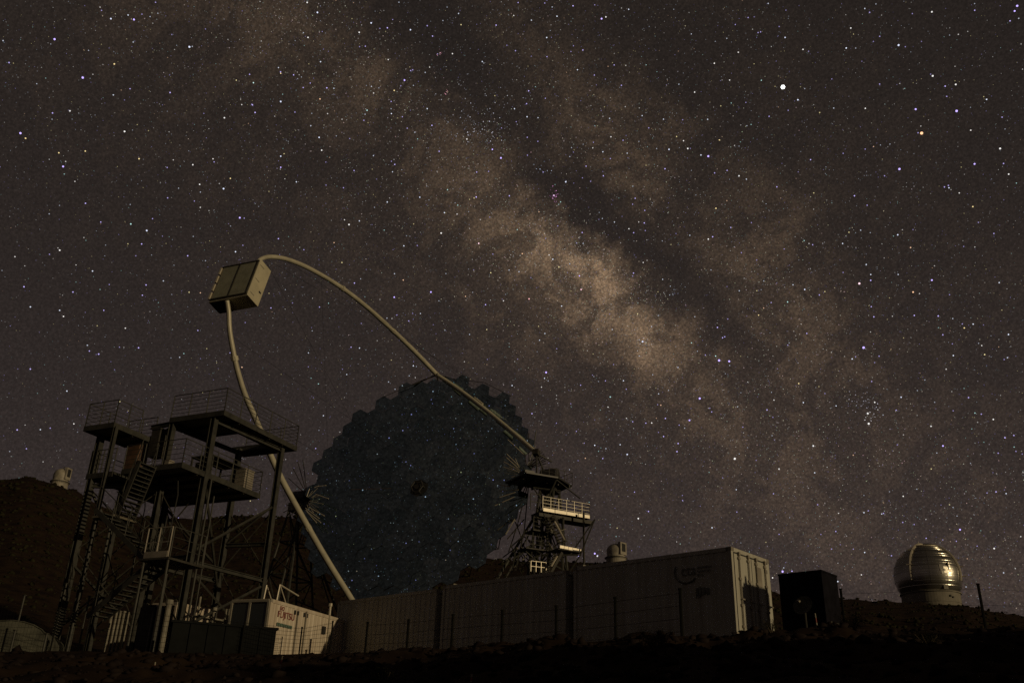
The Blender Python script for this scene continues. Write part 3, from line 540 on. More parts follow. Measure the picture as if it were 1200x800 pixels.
for a, b in ((T(3.1, .15, ZA - .22), T(4.3, .1, ZA - .30)), (T(2.7, 4.5, ZA - .36), T(3.05, .3, ZA - .36)), (T(.62, .15, ZA - .36), T(.35, 4.8, ZA - .36)), (T(3.05, .3, ZA - .36), T(5.7, .45, ZA - 1.1)), (T(.62, .15, ZB - 3.9), T(.35, 4.8, ZB - 3.9)), (T(3.05, .15, ZB - 3.9), T(2.7, 4.5, ZB - 3.9)), (T(3.05, .15, ZB - .5), T(5.9, -1.2, ZB - .5)), (T(.35, 4.8, ZB - 2.2), T(2.7, 4.5, ZB - 2.2)), (T(.62, .15, ZB - 3.7), T(3.05, .15, ZB - 3.7))):
    bm = MB(); ibeam(bm, a, b, .18, .03); bm.build('beam', M_STEEL, tower)
for a, b in ((T(.6, .2, ZB - .4), T(2.7, 4.5, ZB - 4.2)), (T(.35, 4.7, ZB - .4), T(2.7, 4.5, ZB - 2.2)), (T(.35, 4.8, ZB - .4), T(.62, .3, ZB - 3.4)), (T(.62, .2, ZB - 4.2), T(.35, 4.7, 6.1)), (T(.35, 4.7, ZB - 4.2), T(.62, .2, 6.1)), (T(2.7, 4.5, ZB - .3), T(2.1, 3.9, ZB - 2.0)),
             (T(5.9, -1.2, ZB - .6), T(5.7, .45, ZB - 2.4)), (T(6.0, 3.6, ZB - .3), T(5.3, 3.6, ZB - 1.5)), (T(3.05, .15, ZB - 4.0), T(5.9, -1.1, 6.2)), (T(5.9, -1.2, ZB - 4.0), T(3.05, .1, 6.2)), (T(6.0, 3.6, ZB - .3), T(2.7, 4.5, ZB - 3.4))):
    b2 = MB(); b2.box((a + b) / 2, ((b - a).normalized(), (b - a).normalized().orthogonal(), (b - a).normalized().cross((b - a).normalized().orthogonal())), ((b - a).length, .07, .07)); b2.build('brace', M_STEEL, tower)
for (u0, w0), (u1, w1) in (((.62, .15), (3.05, .15)), ((3.05, .15), (5.9, -1.2)), ((5.7, .45), (6.0, 3.6)), ((.35, 4.8), (2.7, 4.5)), ((2.7, 4.5), (6.0, 3.6))):
    for za, zb_ in ((ZB - .6, ZB - 3.4), (ZB - 3.4, 6.2)):
        for f0, f1 in ((za, zb_), (zb_, za)): MB().tube(T(u0, w0, f0), T(u1, w1, f1), .032, 5).build('brace', M_DARK, tower)
for k in range(7):
    u = random.uniform(.4, 5.6); w = random.uniform(-1.2, 3.6); p_ = T(u, w, ZB - .15); MB().path([p_, p_ + Vector((.15, 0, -.9)), p_ + Vector((.05, .1, -random.uniform(2, 5)))], .025, 5).build('hanging_cable', M_GASKET, tower)
for k in range(10):
    u = random.uniform(.7, 3.6); w = random.uniform(-1.2, 3.5); hh_ = random.uniform(.2, .7); MB().box(T(u, w, ZB + hh_ / 2), (tu, tw, Z), (random.uniform(.2, .6), random.uniform(.2, .5), hh_)).build('stored_case', random.choice([M_DARK, M_STEEL, M_TRIM]), tower)
# ladder tube on the corner post, cable tray
b2 = MB(); b2.tube(gT(.3, .25), T(.3, .25, ZB - .3), .05, 6); b2.tube(gT(.22, .5), T(.22, .5, ZB - 1), .035, 6); b2.build('conduit', M_STEEL, tower)
# enclosure and mesh cage between the decks
w_ = MB(); w_.box(T(5.0, .25, ZB + .92), (tu, tw, Z), (.75, .6, 1.8)); w_.build('enclosure', M_RUST, tower)
w_ = MB(); w_.box(T(3.9, .3, ZB + 1.7), (tu, tw, Z), (.5, .5, 1.3)); w_.box(T(3.9, .3, ZB + 2.38), (tu, tw, Z), (.58, .58, .06)); w_.build('hoist_box', M_DARK, tower)
cg = MB()
for k in range(9): cg.tube(T(4.1 + k * .11, .9, ZB), T(4.1 + k * .11, .9, ZB + .95), .012, 4)
for k in range(7): cg.tube(T(4.1, .9, ZB + .05 + k * .15), T(4.98, .9, ZB + .05 + k * .15), .012, 4)
cg.build('mesh_cage', M_ROD, tower)
cl = MB()
for u, w in ((2.5, 1.2), (2.5, 3.2), (1.3, 1.2), (1.3, 3.2)): cl.box(T(u, w, ZB + .62), (tu, tw, Z), (.07, .07, 1.2))
cl.box(T(1.9, 2.2, ZB + 1.2), (tu, tw, Z), (1.3, 2.1, .06)); cl.build('hoist_frame', M_STEEL, tower)
c2 = MB(); c2.box(T(1.0, 3.2, ZB + .5), (tu, tw, Z), (.5, .7, .95)); c2.box(T(1.0, 3.2, ZB + 1.0), (tu, tw, Z), (.54, .74, .05)); c2.build('cabinet', M_TRIM, tower)
# stairs
ZL1, ZL2 = ZB - 2.5, ZB - 3.9
p0 = T(2.0, -1.9, ZB - .05); p1 = at_plane(147, 606, T(0, -1.9, 0), tw); flight(tower, p0, p1, tw, .9, 13)
dk = MB(); dk.box(p1 + tu * .6 - Z * .05 , (tu, tw, Z), (1.2, 1.3, .08)); dk.build('landing', M_DECK, tower)
p2 = p1 + tu * .2 - tw * 1.0; p3 = at_plane(178, 657, T(0, -2.9, 0), tw); flight(tower, p2, p3, tw, .9, 9)
dk = MB(); dk.box(p3 - tu * .65 + tw * .4 - Z * .06, (tu, tw, Z), (1.5, 2.0, .08)); lo_ = dk.build('landing', M_DARK, tower)
railing(tower, [p3 - tu * 1.3 - tw * .55, p3 - tu * .1 - tw * .55], 1.15, 2, .6, M_TRIM, .03, .02); railing(tower, [p3 - tu * 1.35 - tw * .5, p3 - tu * 1.35 + tw * 1.3], 1.15, 3, .9)
kp = MB(); kp.box(p3 - tu * .7 - tw * .58 + Z * .1, (tu, tw, Z), (1.15, .03, .24)); kp.build('kick_plate', M_TRIM, lo_)
p4 = p3 + tu * .1 + tw * .6; p5 = at_plane(112, 724, p4, tw); flight(tower, p4, p5, tw, .9, 13)
for p in (p1 + tu * 1.1 - tw * .5, p1 + tu * .1 - tw * .6, p3 - tu * 1.3 - tw * .5, p3 + tw * .9, p3 - tu * .1 - tw * .5):
    b = MB(); b.tube(Vector((p.x, p.y, H(p.x, p.y) - .1)), p, .05, 6); b.build('landing_post', M_STEEL, tower)

# ------------------------------------------------------------------ right access tower beside the bearing
zd = at_y(636, 597, 72.0).z
q0 = at_z(636, 597, zd); q1 = at_z(691, 606, zd); ra = (q1 - q0).normalized(); rl = (q1 - q0).length; rb_ = Vector((-ra.y, ra.x, 0))
if rb_.y < 0: rb_ = -rb_
def A(s, t, z): p = q0 + ra * s + rb_ * t; return Vector((p.x, p.y, z))
acc = thing('access_tower', 'lattice stair tower with brightly lit walkway edges at the right of the dish', 'access tower', Vector((q0.x + 1, q0.y + 1, H(q0.x, q0.y))))
def adeck(s0, s1, t0, t1, z, name, lit=True):
    d = MB(); d.box(A((s0 + s1) / 2, (t0 + t1) / 2, z - .06), (ra, rb_, Z), (s1 - s0, t1 - t0, .1)); o = d.build(name, M_DARK, acc)
    if lit:
        n = 4
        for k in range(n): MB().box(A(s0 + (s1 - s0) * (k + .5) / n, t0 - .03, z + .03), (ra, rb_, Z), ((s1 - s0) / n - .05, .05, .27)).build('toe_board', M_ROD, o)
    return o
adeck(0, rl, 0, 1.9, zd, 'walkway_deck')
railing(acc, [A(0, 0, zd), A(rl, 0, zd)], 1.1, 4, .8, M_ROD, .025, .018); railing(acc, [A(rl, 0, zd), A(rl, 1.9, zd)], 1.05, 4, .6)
railing(acc, [A(-.9, .4, zd), A(0, .4, zd)], 1.3, 2, .7, M_STEEL, .04, .035)
cant = MB(); cant.box(A(rl / 2 + .2, .95, zd - .3), (ra, rb_, Z), (rl + .7, 1.3, .28)); cant.build('cantilever_beam', M_DARK, acc)
zt = zd + 3.0
tq = [A(-1.4, .3, zt), A(1.5, .15, zt), A(3.8, 1.7, zt), A(3.7, 4.0, zt), A(-1.4, 4.0, zt)]
tb = MB(); k0 = len(tb.v); n5 = len(tq); tb.v += tq + [p - Z * .13 for p in tq]; tb.f.append(list(range(n5))); tb.f.append(list(range(2 * n5 - 1, n5 - 1, -1)))
for k in range(n5): tb.f.append([k, k + n5, (k + 1) % n5 + n5, (k + 1) % n5])
ud_ = tb.build('upper_deck', M_CARBON, acc)
for k in range(5): MB().box(A(-1.1 + k * 1.1, 2.6, zt - .24), (ra, rb_, Z), (.1, 2.6, .2)).build('joist', M_DARK, ud_)
MB().box(A(-.2, 2.4, zt + .35), (ra, rb_, Z), (.9, 1.0, .7)).build('motor_housing', M_CARBON, acc); railing(acc, [A(.6, 1.4, zt), A(3.8, 1.7, zt), A(3.7, 4.0, zt)], 1.1, 3, .9, M_DARK)
zs = at_y(656, 640, 71.6).z
s0 = at_z(656, 640, zs); s1 = at_z(681, 645, zs)
d = MB(); d.box((s0 + s1) / 2 + rb_ * .7 - Z * .12, (ra, rb_, Z), ((s1 - s0).length, 1.4, .12)); lo2 = d.build('lower_landing', M_DARK, acc)
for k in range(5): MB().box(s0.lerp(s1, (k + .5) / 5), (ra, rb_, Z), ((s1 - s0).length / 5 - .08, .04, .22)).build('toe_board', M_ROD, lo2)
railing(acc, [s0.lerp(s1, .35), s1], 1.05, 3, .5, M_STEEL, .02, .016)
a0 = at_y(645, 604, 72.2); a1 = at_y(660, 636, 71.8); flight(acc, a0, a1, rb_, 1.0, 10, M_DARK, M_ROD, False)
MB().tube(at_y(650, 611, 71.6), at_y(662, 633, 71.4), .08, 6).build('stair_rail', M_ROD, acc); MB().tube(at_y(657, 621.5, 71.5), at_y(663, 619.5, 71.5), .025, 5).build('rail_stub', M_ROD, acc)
b0 = at_y(655, 648, 71.9); b1 = at_y(642, 672, 71.9); flight(acc, b0, b1, rb_, 1.0, 7, M_DARK, M_ROD, False)
MB().tube(at_y(653, 651, 71.4), at_y(646, 663, 71.4), .08, 6).build('stair_rail', M_ROD, acc)
zc_ = at_y(630, 670, 71.5).z; c0_ = at_z(622, 669, zc_); c1_ = at_z(640, 671, zc_); railing(acc, [c0_, c1_],   .8, 2, .5, M_ROD, .035, .03)
for a, b in (((652, 562), (633, 603)), ((652, 562), (680, 584)), ((625, 571), (657, 575)), ((625, 571), (645, 603)), ((697, 608), (680, 650)), ((697, 608), (668, 650)), ((680, 650), (667, 670)), ((636, 600), (655, 650)), ((660, 606), (659, 650)), ((628, 604), (642, 618)), ((642, 618), (655, 606)), ((655, 650), (681, 650)), ((620, 655), (660, 642)), ((642, 618), (640, 650)), ((626, 604), (622, 660)), ((634, 606), (630, 660)), ((640, 652), (620, 640)), ((610, 640), (636, 664)), ((658, 650), (659, 668)), ((600, 655), (625, 640)), ((605, 640), (600, 668)), ((615, 618), (604, 668))):
    MB().tube(at_y(*a, 72.4), at_y(*b, 72.7), .06, 5).build('lattice_tube', M_STEEL, acc)
for k in range(34):
    x = random.uniform(598, 655); y = random.uniform(606, 655); MB().tube(at_y(x, y, random.uniform(72.5, 75)), at_y(x + random.choice([-1, 1]) * random.uniform(8, 20), y + random.uniform(12, 28), random.uniform(72.5, 75)), .05, 5).build('lattice_tube', random.choice([M_STEEL, M_DARK, M_PIPE]), acc)
for z_, s0_, s1_ in ((-1.6, -.6, 1.6), (-3.1, -1.2, .8)):
    d = MB().box(A((s0_ + s1_) / 2, 1.2, zd + z_), (ra, rb_, Z), (s1_ - s0_, 1.6, .1)).build('landing', M_DARK, acc); railing(acc, [A(s0_, .4, zd + z_), A(s1_, .4, zd + z_)], 1.0, 3, .7, M_STEEL, .025, .02)
for x, y in ((660, 606), (636, 606), (630, 600), (684, 600)):
    p = at_y(x, y, 73.0); b = MB(); b.tube(Vector((p.x, p.y, H(p.x, p.y) - .1)), p, .09, 6)
    b.build('post', M_DARK, acc)

# ------------------------------------------------------------------ shipping containers
def container(org, dirv, side, Ln, Wd, Hh, name, label, cat, mt, group=None, gap=.0, end_doors=True):
    """org: top corner facing the camera's right; dirv along the long side, side along the short side"""
    base = Vector((org.x, org.y, org.z - Hh)); t = thing(name, label, cat, base + dirv * (Ln / 2) + side * (Wd / 2), group)
    def P(a, b, z): return base + dirv * a + side * b + Z * z
    def wall(a0, b0, a1, b1, nm, k, out):
        w = MB(); n = k * 4; p, q2 = P(a0, b0, 0), P(a1, b1, 0); ax = (q2 - p).normalized()
        prof = []
        for i in range(k):
            for fr_, dp in ((0, 0), (.38, 0), (.5, -.022), (.88, -.022)): prof.append(((i + fr_) / k, dp))
        prof.append((1, 0)); L_ = (q2 - p).length
        for f_, dp in prof:
            c = p + ax * (L_ * f_) + out * dp; w.v += [c + Z * .16, c + Z * (Hh - .12)]
        for i in range(len(prof) - 1): w.f.append([2 * i, 2 * i + 2, 2 * i + 3, 2 * i + 1])
        return w.build(nm, mt, t)
    e = .06
    wall(e, .0, Ln - e, .0, 'side_wall', max(4, int(Ln / .28)), -side); wall(e, Wd, Ln - e, Wd, 'side_wall', max(4, int(Ln / .28)), side)
    wall(Ln, e, Ln, Wd - e, 'end_wall', max(3, int(Wd / .28)), dirv)
    for a in (.05, Ln - .05):
        for b in (.05, Wd - .05): MB().box(P(a, b, Hh / 2), (dirv, side, Z), (.12, .12, Hh - .2)).build('corner_post', mt, t)
    for b in (.04, Wd - .04):
        for z, hh_ in ((.08, .16), (Hh - .06, .12)): MB().box(P(Ln / 2, b, z), (dirv, side, Z), (Ln - .2, .11, hh_)).build('frame_rail', mt, t)
    for a in (.04, Ln - .04):
        for z, hh_ in ((.08, .16), (Hh - .07, .14)): MB().box(P(a, Wd / 2, z), (dirv, side, Z), (.11, Wd - .2, hh_)).build('frame_rail', mt, t)
    for a in (.07, Ln - .07):
        for b in (.07, Wd - .07):
            for z in (.06, Hh - .055): MB().box(P(a, b, z), (dirv, side, Z), (.18, .17, .12)).build('corner_casting', M_TRIM, t)
    f = MB(); f.box(P(Ln / 2, Wd / 2, Hh - .05), (dirv, side, Z), (Ln - .16, Wd - .16, .04)); f.build('roof', mt, t)
    if end_doors:
        for s in (0, 1):
            c = .12 + (Wd - .24) * (.25 + .5 * s)
            dr = MB(); dr.box(P(-.0, c, Hh / 2), (dirv, side, Z), (.05, (Wd - .24) / 2 - .025, Hh - .34)); do = dr.build('door', mt, t)
            for k in (-.28, .28):
                br_ = MB(); b = c + k * (Wd - .24) / 2.1
                br_.tube(P(-.065, b, .16), P(-.065, b, Hh - .13), .022, 6)
                for z in (.3, Hh * .35, Hh * .65, Hh - .3): br_.box(P(-.05, b, z), (dirv, side, Z), (.06, .13, .07))
                br_.box(P(-.06, b, Hh - .16), (dirv, side, Z), (.07, .09, .1)); br_.box(P(-.09, b + .12, Hh * .42), (dirv, side, Z), (.025, .3, .04)); br_.build('locking_bar', M_TRIM, do)
        gk = MB(); gk.box(P(-.012, Wd / 2, Hh / 2), (dirv, side, Z), (.03, .03, Hh - .36)); gk.box(P(-.03, Wd / 2, Hh - .155), (dirv, side, Z), (.03, Wd - .3, .035)); gk.build('gasket', M_GASKET, t)
    return t, P
cdv, csd = azv(-48), azv(42)
C0 = Vector((6.9, 28.0, 7.74)); CL, CW, CH = 6.06, 2.44, 2.62
cont1, PC = container(C0, cdv, csd, CL, CW, CH, 'shipping_container', 'white shipping container printed with a faded arc logo, doors lit at its end', 'container', M_WHITE, 'row of white containers')
o2 = C0 + cdv * 6.42 + Z * -.06
container(o2, cdv, csd, CL, CW, CH, 'shipping_container', 'plain white shipping container in the middle of the row, under the dish', 'container', M_WHITE, 'row of white containers')
o3 = o2 + cdv * 6.42 + Z * -.07
container(o3, cdv, csd, CL, CW, CH, 'shipping_container', 'plain white shipping container ending the row beside the cream cabin', 'container', M_WHITE, 'row of white containers')
def text(body, size, loc, xd, yd, mt, name, parent, extr=.004):
    cu = bpy.data.curves.new(name, 'FONT'); cu.body = body; cu.size = size; cu.extrude = extr; cu.align_x = 'LEFT'
    tmp = bpy.data.objects.new(name, cu); COL.objects.link(tmp); bpy.context.view_layer.update()
    me = bpy.data.meshes.new_from_object(tmp.evaluated_get(bpy.context.evaluated_depsgraph_get())); COL.objects.unlink(tmp); bpy.data.objects.remove(tmp)
    me.materials.clear(); me.materials.append(mt); o = bpy.data.objects.new(name, me); COL.objects.link(o)
    xd, yd = xd.normalized(), yd.normalized(); m4 = Matrix((xd, yd, xd.cross(yd))).transposed().to_4x4(); m4.translation = Vector(loc) - Vector(parent['_o']); o.parent = parent; o.matrix_local = m4; o['_o'] = parent['_o']; return o
so_out = -csd * .012
def side_at(x, y): return at_plane(x, y, C0 - csd * .02, csd)
def on_side(x, y): return side_at(x, y)
text('cta', .46, on_side(798, 674.5), -cdv, Z, M_LOGO, 'logo_text', cont1)
ctr = on_side(804, 669); arc = MB(); pts = []
for k in range(15):
    a = radians(150 + k * 12); pts.append(ctr - cdv * (.42 * cos(a)) + Z * (.36 * sin(a)))
arc.path(pts, .03, 4).build('logo_arc', M_LOGO, cont1)
for k, wd_ in enumerate(('cherenkov', 'telescope', 'array')): text(wd_, .12, on_side(817, 666.0 + 4.2 * k), -cdv, Z, M_LOGO, 'logo_text', cont1)
sm = MB()
for x, y, w2, h2 in ((817, 693, .09, .22), (820.5, 692.5, .08, .26), (824.5, 692, .10, .22), (829, 692, .12, .2), (818, 698, .14, .1)):
    sm.box(on_side(x, y), (cdv, csd, Z), (w2, .01, h2))
sm.build('faded_marking', M_LOGO, cont1)
pl = MB(); pl.box(PC(-.035, CW * .68, 1.95), (cdv, csd, Z), (.01, .36, .6)); pl.build('data_plate', M_TRIM, cont1)
pl = MB(); pl.box(PC(-.035, CW * .88, 2.2), (cdv, csd, Z), (.01, .2, .12)); pl.build('data_plate', M_LOGO, cont1)
# concrete block on the gap ends
for o_, nm in ((C0 + cdv * 6.2, 'small pale vent block above the gap next to the logo container'), (o2 + cdv * 6.2, 'small pale vent block above the gap next to the end container')):
    p = o_ + csd * .8; b = MB(); b.box(p + Z * .06, (cdv, csd, Z), (.75, .4, .16)); b.box(p + Z * .17 + cdv * .1, (cdv, csd, Z), (.3, .3, .08))
    single(b, 'roof_vent', M_PIPE, nm, 'vent', p, 'vent blocks on the container roofs')

# cream equipment cabin with red print
wd = azv(20); ws = azv(-70)
W0 = at_y(318, 701, 35.0)
cab, PW = container(W0, wd, ws, 6.0, 1.7, 2.62, 'equipment_cabin', 'cream container cabin with red print and glazed end beside the platform tower', 'cabin', M_CREAM, None, end_doors=False)
def wside(x, y): return at_plane(x, y, W0 - ws * .02, ws)
text('FUJITSU', .34, wside(325.5, 722), wd, Z, M_RED, 'red_lettering', cab)
inf = MB(); c_ = wside(331.0, 712.5); pts = []
for k in range(21):
    a = 2 * pi * k / 20; pts.append(c_ + wd * (.13 * cos(a)) + Z * (.07 * sin(2 * a)))
inf.path(pts, .014, 4).build('infinity_mark', M_RED, cab)
g_ = MB(); p = wside(324.5, 730.5)
for k in range(9): g_.box(p + wd * (.12 * k + .05) - Z * .0, (wd, ws, Z), (.085, .01, .12))
g_.build('green_marking', M_GREENP, cab)
for x in (346, 349.5, 356.5, 360): b = MB(); b.box(wside(x, 717 + (x - 346) * .28), (wd, ws, Z), (.07, .05, .16)); b.build('hinge', M_GASKET, cab)
for x in (347.5, 357.5):
    b = MB(); b.box(wside(x - 1.0, 742), (wd, ws, Z), (.05, .04, 1.7)); b.build('door_seal', M_TRIM, cab)
b = MB(); b.box(wside(379, 738), (wd, ws, Z), (.22, .1, .3)); b.build('switch_box', M_GASKET, cab)
b = MB(); b.box(wside(383.5, 744), (wd, ws, Z), (.05, .08, 1.6)); b.build('pipe', M_ROD, cab)
# glazed end: frame and panes
gf = MB(); 
for b_ in (.05, .85, 1.65): gf.box(PW(-.06, b_, 1.3), (wd, ws, Z), (.06, .08, 2.5))
for z in (.1, 2.55): gf.box(PW(-.06, .85, z), (wd, ws, Z), (.055, 1.6, .09))
gf.build('end_frame', M_PIPE, cab)
for b_ in (.45, 1.25): b = MB(); b.box(PW(-.04, b_, 1.3), (wd, ws, Z), (.02, .7, 2.3)); b.build('pane', M_GLASS, cab)
# gear on its roof
b = MB(); rp = PW(1.1, .5, 2.6)
for k in (0, 1):
    b.tube(rp + ws * .6 * k, rp + ws * .6 * k + Z * .75 + wd * .1, .03, 5); b.tube(rp + wd * .8 + ws * .6 * k, rp + ws * .6 * k + Z * .7 + wd * .15, .025, 5)
b.tube(rp + Z * .75 + wd * .1, rp + Z * .55 + wd * 1.5, .03, 5); b.build('roof_bracket', M_ROD, cab)
b = MB(); p = PW(5.0, .4, 2.6); b.tube(p, p + Z * .55, .05, 6); b.tube(p + Z * .5, p + Z * .62, .08, 6); b.build('roof_pipe', M_ROD, cab)

# second pale container behind the tower posts and other site gear
W2 = at_y(208, 705, 44.0); pc2, P2 = container(W2, azv(25), azv(-65), 2.4, 2.2, 2.5, 'storage_container', 'small pale corrugated container standing behind the platform tower posts', 'container', M_CREAM, None, end_doors=False)
b = MB(); p = P2(.9, .3, 2.5); b.tube(p, p + Z * .7, .04, 6); b.build('roof_pipe', M_ROD, pc2)
W3 = at_y(233, 722, 42.0); pallet = thing('equipment_rack', 'low pale equipment rack with frames between the two small containers', 'rack', Vector((W3.x, W3.y, H(W3.x, W3.y))))
b = MB()
for k in range(4):
    p = W3 + azv(25) * (k * .8); g0 = H(p.x, p.y); b.tube(Vector((p.x, p.y, g0 - .1)), p + Z * .1, .05, 6)
b.build('leg', M_PIPE, pallet)
b = MB()
for z in (0, -.35, -.7): b.box(W3 + azv(25) * 1.2 + Z * z, (azv(25), azv(-65), Z), (2.7, .5, .07))
b.build('shelf', M_PIPE, pallet)
# upright pale pipes and boards seen between the posts
for x0, y0, y1, Yd, r_, lab in ((199, 703, 735, 37.5, .11, 'thick pale pipe standing upright by the tower corner post'), (252, 712, 745, 39, .07, 'slim pale pipe standing in front of the equipment rack'), (236, 694, 735, 44.6, .05, 'thin pale mast rising behind the small pale container')):
    p = at_y(x0, y0, Yd); q2 = Vector((p.x, p.y, H(p.x, p.y) - .1)); b = MB(); b.tube(q2, p, r_, 10); b.tube(p - Z * .15, p + Z * .02, r_ * 1.35, 10); single(b, 'pipe', M_PIPE, lab, 'pipe', q2)
def boards(xs, y0, Yd, lab, w=.12):
    t = None
    for x in xs:
        p = at_y(x, y0 + random.uniform(-1, 1), Yd); q2 = Vector((p.x, p.y, H(p.x, p.y) - .1))
        if t is None: t = thing('board_fence', lab, 'fence', q2)
        b = MB(); b.box((p + q2) / 2, (tw, tu, Z), (w, .05, (p - q2).length)); b.build('board', M_PIPE, t)
    r = MB(); a, c = at_y(xs[0], y0 + 8, Yd + .08), at_y(xs[-1], y0 + 8, Yd + .08); r.box((a + c) / 2, ((c - a).normalized(), tw.cross(Z), Z), ((c - a).length, .04, .08)); r.build('rail', M_PIPE, t)
boards((266, 269.5, 273, 276.5), 713, 38.6, 'four pale upright boards beside the glazed cabin end')
boards((132, 137.5, 142, 146.5, 150.5), 716, 40.0, 'row of pale upright boards under the lower stair flight')
boards((161, 164.5, 168.5, 172.5, 177), 706, 41.0, 'pale upright boards standing left of the dark cabinet')
p = at_y(180, 712, 37.6); b = MB(); gz = H(p.x, p.y); b.box(Vector((p.x, p.y, (gz + p.z) / 2)), (tu, tw, Z), (.75, .6, p.z - gz)); b.box(Vector((p.x, p.y, p.z + .03)), (tu, tw, Z), (.6, .45, .12)); b.box(Vector((p.x, p.y, (gz + p.z) / 2)) - tw * .31, (tu, tw, Z), (.6, .02, (p.z - gz) * .8))
single(b, 'control_cabinet', M_NAVY, 'dark blue control cabinet standing at the foot of the platform tower', 'cabinet', Vector((p.x, p.y, gz)))
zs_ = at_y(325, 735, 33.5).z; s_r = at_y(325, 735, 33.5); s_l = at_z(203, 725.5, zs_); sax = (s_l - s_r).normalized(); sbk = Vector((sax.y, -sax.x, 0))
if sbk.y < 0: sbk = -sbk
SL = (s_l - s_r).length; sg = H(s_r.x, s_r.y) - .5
shade_box = thing('shadow_box', 'long low dark box added as a shadow in front of the platform tower foot', 'shade_box', Vector((s_r.x, s_r.y, sg)) + sax * SL / 2)  # dark box added in place of the shadow beside the cabin
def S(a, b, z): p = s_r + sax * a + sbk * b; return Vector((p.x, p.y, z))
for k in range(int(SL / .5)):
    w0 = SL / int(SL / .5); MB().box(S(w0 * (k + .5), .03, (sg + zs_) / 2), (sax, sbk, Z), (w0 - .03, .05, zs_ - sg - .1)).build('shade_panel', M_SHADOW, shade_box)
MB().box(S(SL / 2, .75, (sg + zs_) / 2 - .03), (sax, sbk, Z), (SL - .06, 1.36, zs_ - sg - .12)).build('body', M_SHADOW, shade_box)
MB().box(S(SL / 2, .75, zs_ - .04), (sax, sbk, Z), (SL + .1, 1.6, .07)).build('roof', M_SHADOW, shade_box)  # top slab of the added shadow box
# rounded tarp covered shelter at far left
ts = thing('tarp_pile', 'low rounded pile of gear under a dull tarp near the hillside', 'tarp pile', Vector((*at_y(14, 760, 36).xy, H(*at_y(14, 760, 36).xy))))
b = MB(); pr = []
c_ = at_y(6, 765, 36); gz = H(c_.x, c_.y)
for i in range(9):
    a = pi * i / 8; 
    for k in (0, 1): b.v.append(Vector((c_.x, c_.y, gz)) + Vector((1, .25, 0)).normalized() * (1.5 * -cos(a)) + Z * (1.25 * max(0, sin(a)) ** .7) + Vector((-.25, 1, 0)).normalized() * (3.2 * k))
for i in range(8): b.f.append([2 * i, 2 * i + 2, 2 * i + 3, 2 * i + 1])
b.f += [[2 * i for i in range(9)], [2 * i + 1 for i in range(9)][::-1]]; b.build('tarp', M_TARP, ts)
for k in (0, 1): MB().path([Vector((c_.x, c_.y, gz)) + Vector((1, .25, 0)).normalized() * (1.52 * -cos(pi * i / 12)) + Z * (1.27 * max(0, sin(pi * i / 12)) ** .7) + Vector((-.25, 1, 0)).normalized() * (3.26 * k - .03) for i in range(13)], .02, 5).build('rope', M_TARP, ts)
for x0, y0, Yd in ((29, 697, 38), (78, 683, 40), (92, 688, 41), (105, 698, 40), (55, 742, 34), (18, 738, 34)):
    p = at_y(x0, y0, Yd); q2 = Vector((p.x, p.y, H(p.x, p.y) - .1)); b = MB(); b.tube(q2, p, .04, 6); b.box(p, (tu, tw, Z), (.12, .12, .03)); single(b, 'marker_post', M_STEEL, 'thin pale post standing on the slope left of the platform tower', 'post', q2, 'posts on the left slope')

# ------------------------------------------------------------------ dark hut, dish antenna
hz = at_y(962, 667, 42.0); hut = thing('dark_hut', 'dark blue boxy hut standing on the slope right of the containers', 'hut', Vector((hz.x, hz.y, H(hz.x, hz.y))))
gz = H(hz.x, hz.y) - .3; hb_ = MB(); c_ = Vector((hz.x, hz.y, 0)) + cdv * 1.05 + csd * .85
hb_.box(Vector((c_.x, c_.y, (gz + hz.z) / 2)), (cdv, csd, Z), (2.1, 1.7, hz.z - gz - .1)); hb_.build('wall', M_NAVY, hut)
r_ = MB(); r_.box(Vector((c_.x, c_.y, hz.z - .04)), (cdv, csd, Z), (2.14, 1.74, .08)); r_.build('roof', M_NAVY, hut)
dr = MB(); dr.box(Vector((c_.x, c_.y, gz + 1.3)) - cdv * 1.06, (cdv, csd, Z), (.03, .9, 2.0)); dro = dr.build('door', M_DARK, hut)
dr = MB(); dr.box(Vector((c_.x, c_.y, gz + 1.3)) - cdv * 1.10 + csd * .35, (cdv, csd, Z), (.05, .04, .14)); dr.build('handle', M_STEEL, dro)
ap = at_y(942, 710, 38.5); sat = thing('satellite_dish', 'small pale dish antenna on a mast in front of the dark hut', 'antenna', Vector((ap.x, ap.y, H(ap.x, ap.y))))
b = MB(); an_ = Vector((-.55, -.6, .35)).normalized(); X_ = an_.orthogonal().normalized(); Y_ = an_.cross(X_); k0 = len(b.v)
for j, (r0, z0) in enumerate(((.0, 0), (.18, .02), (.34, .07), (.42, .11))):
    for i in range(18): b.v.append(ap + (X_ * cos(2 * pi * i / 18) + Y_ * sin(2 * pi * i / 18)) * r0 + an_ * z0)
for j in range(3):
    for i in range(18): b.f.append([j * 18 + i, j * 18 + (i + 1) % 18, (j + 1) * 18 + (i + 1) % 18, (j + 1) * 18 + i])
b.build('reflector', M_TARP, sat, True)
b = MB(); b.tube(Vector((ap.x, ap.y, H(ap.x, ap.y) - .1)) - an_ * .1, ap - an_ * .06, .04, 6); b.build('mast', M_DARK, sat)
b = MB(); b.tube(ap - Y_ * .38 + an_ * .1, ap + an_ * .42, .012, 4); b.box(ap + an_ * .42, (X_, Y_, an_), (.07, .07, .1)); b.build('feed_arm', M_ROD, sat)

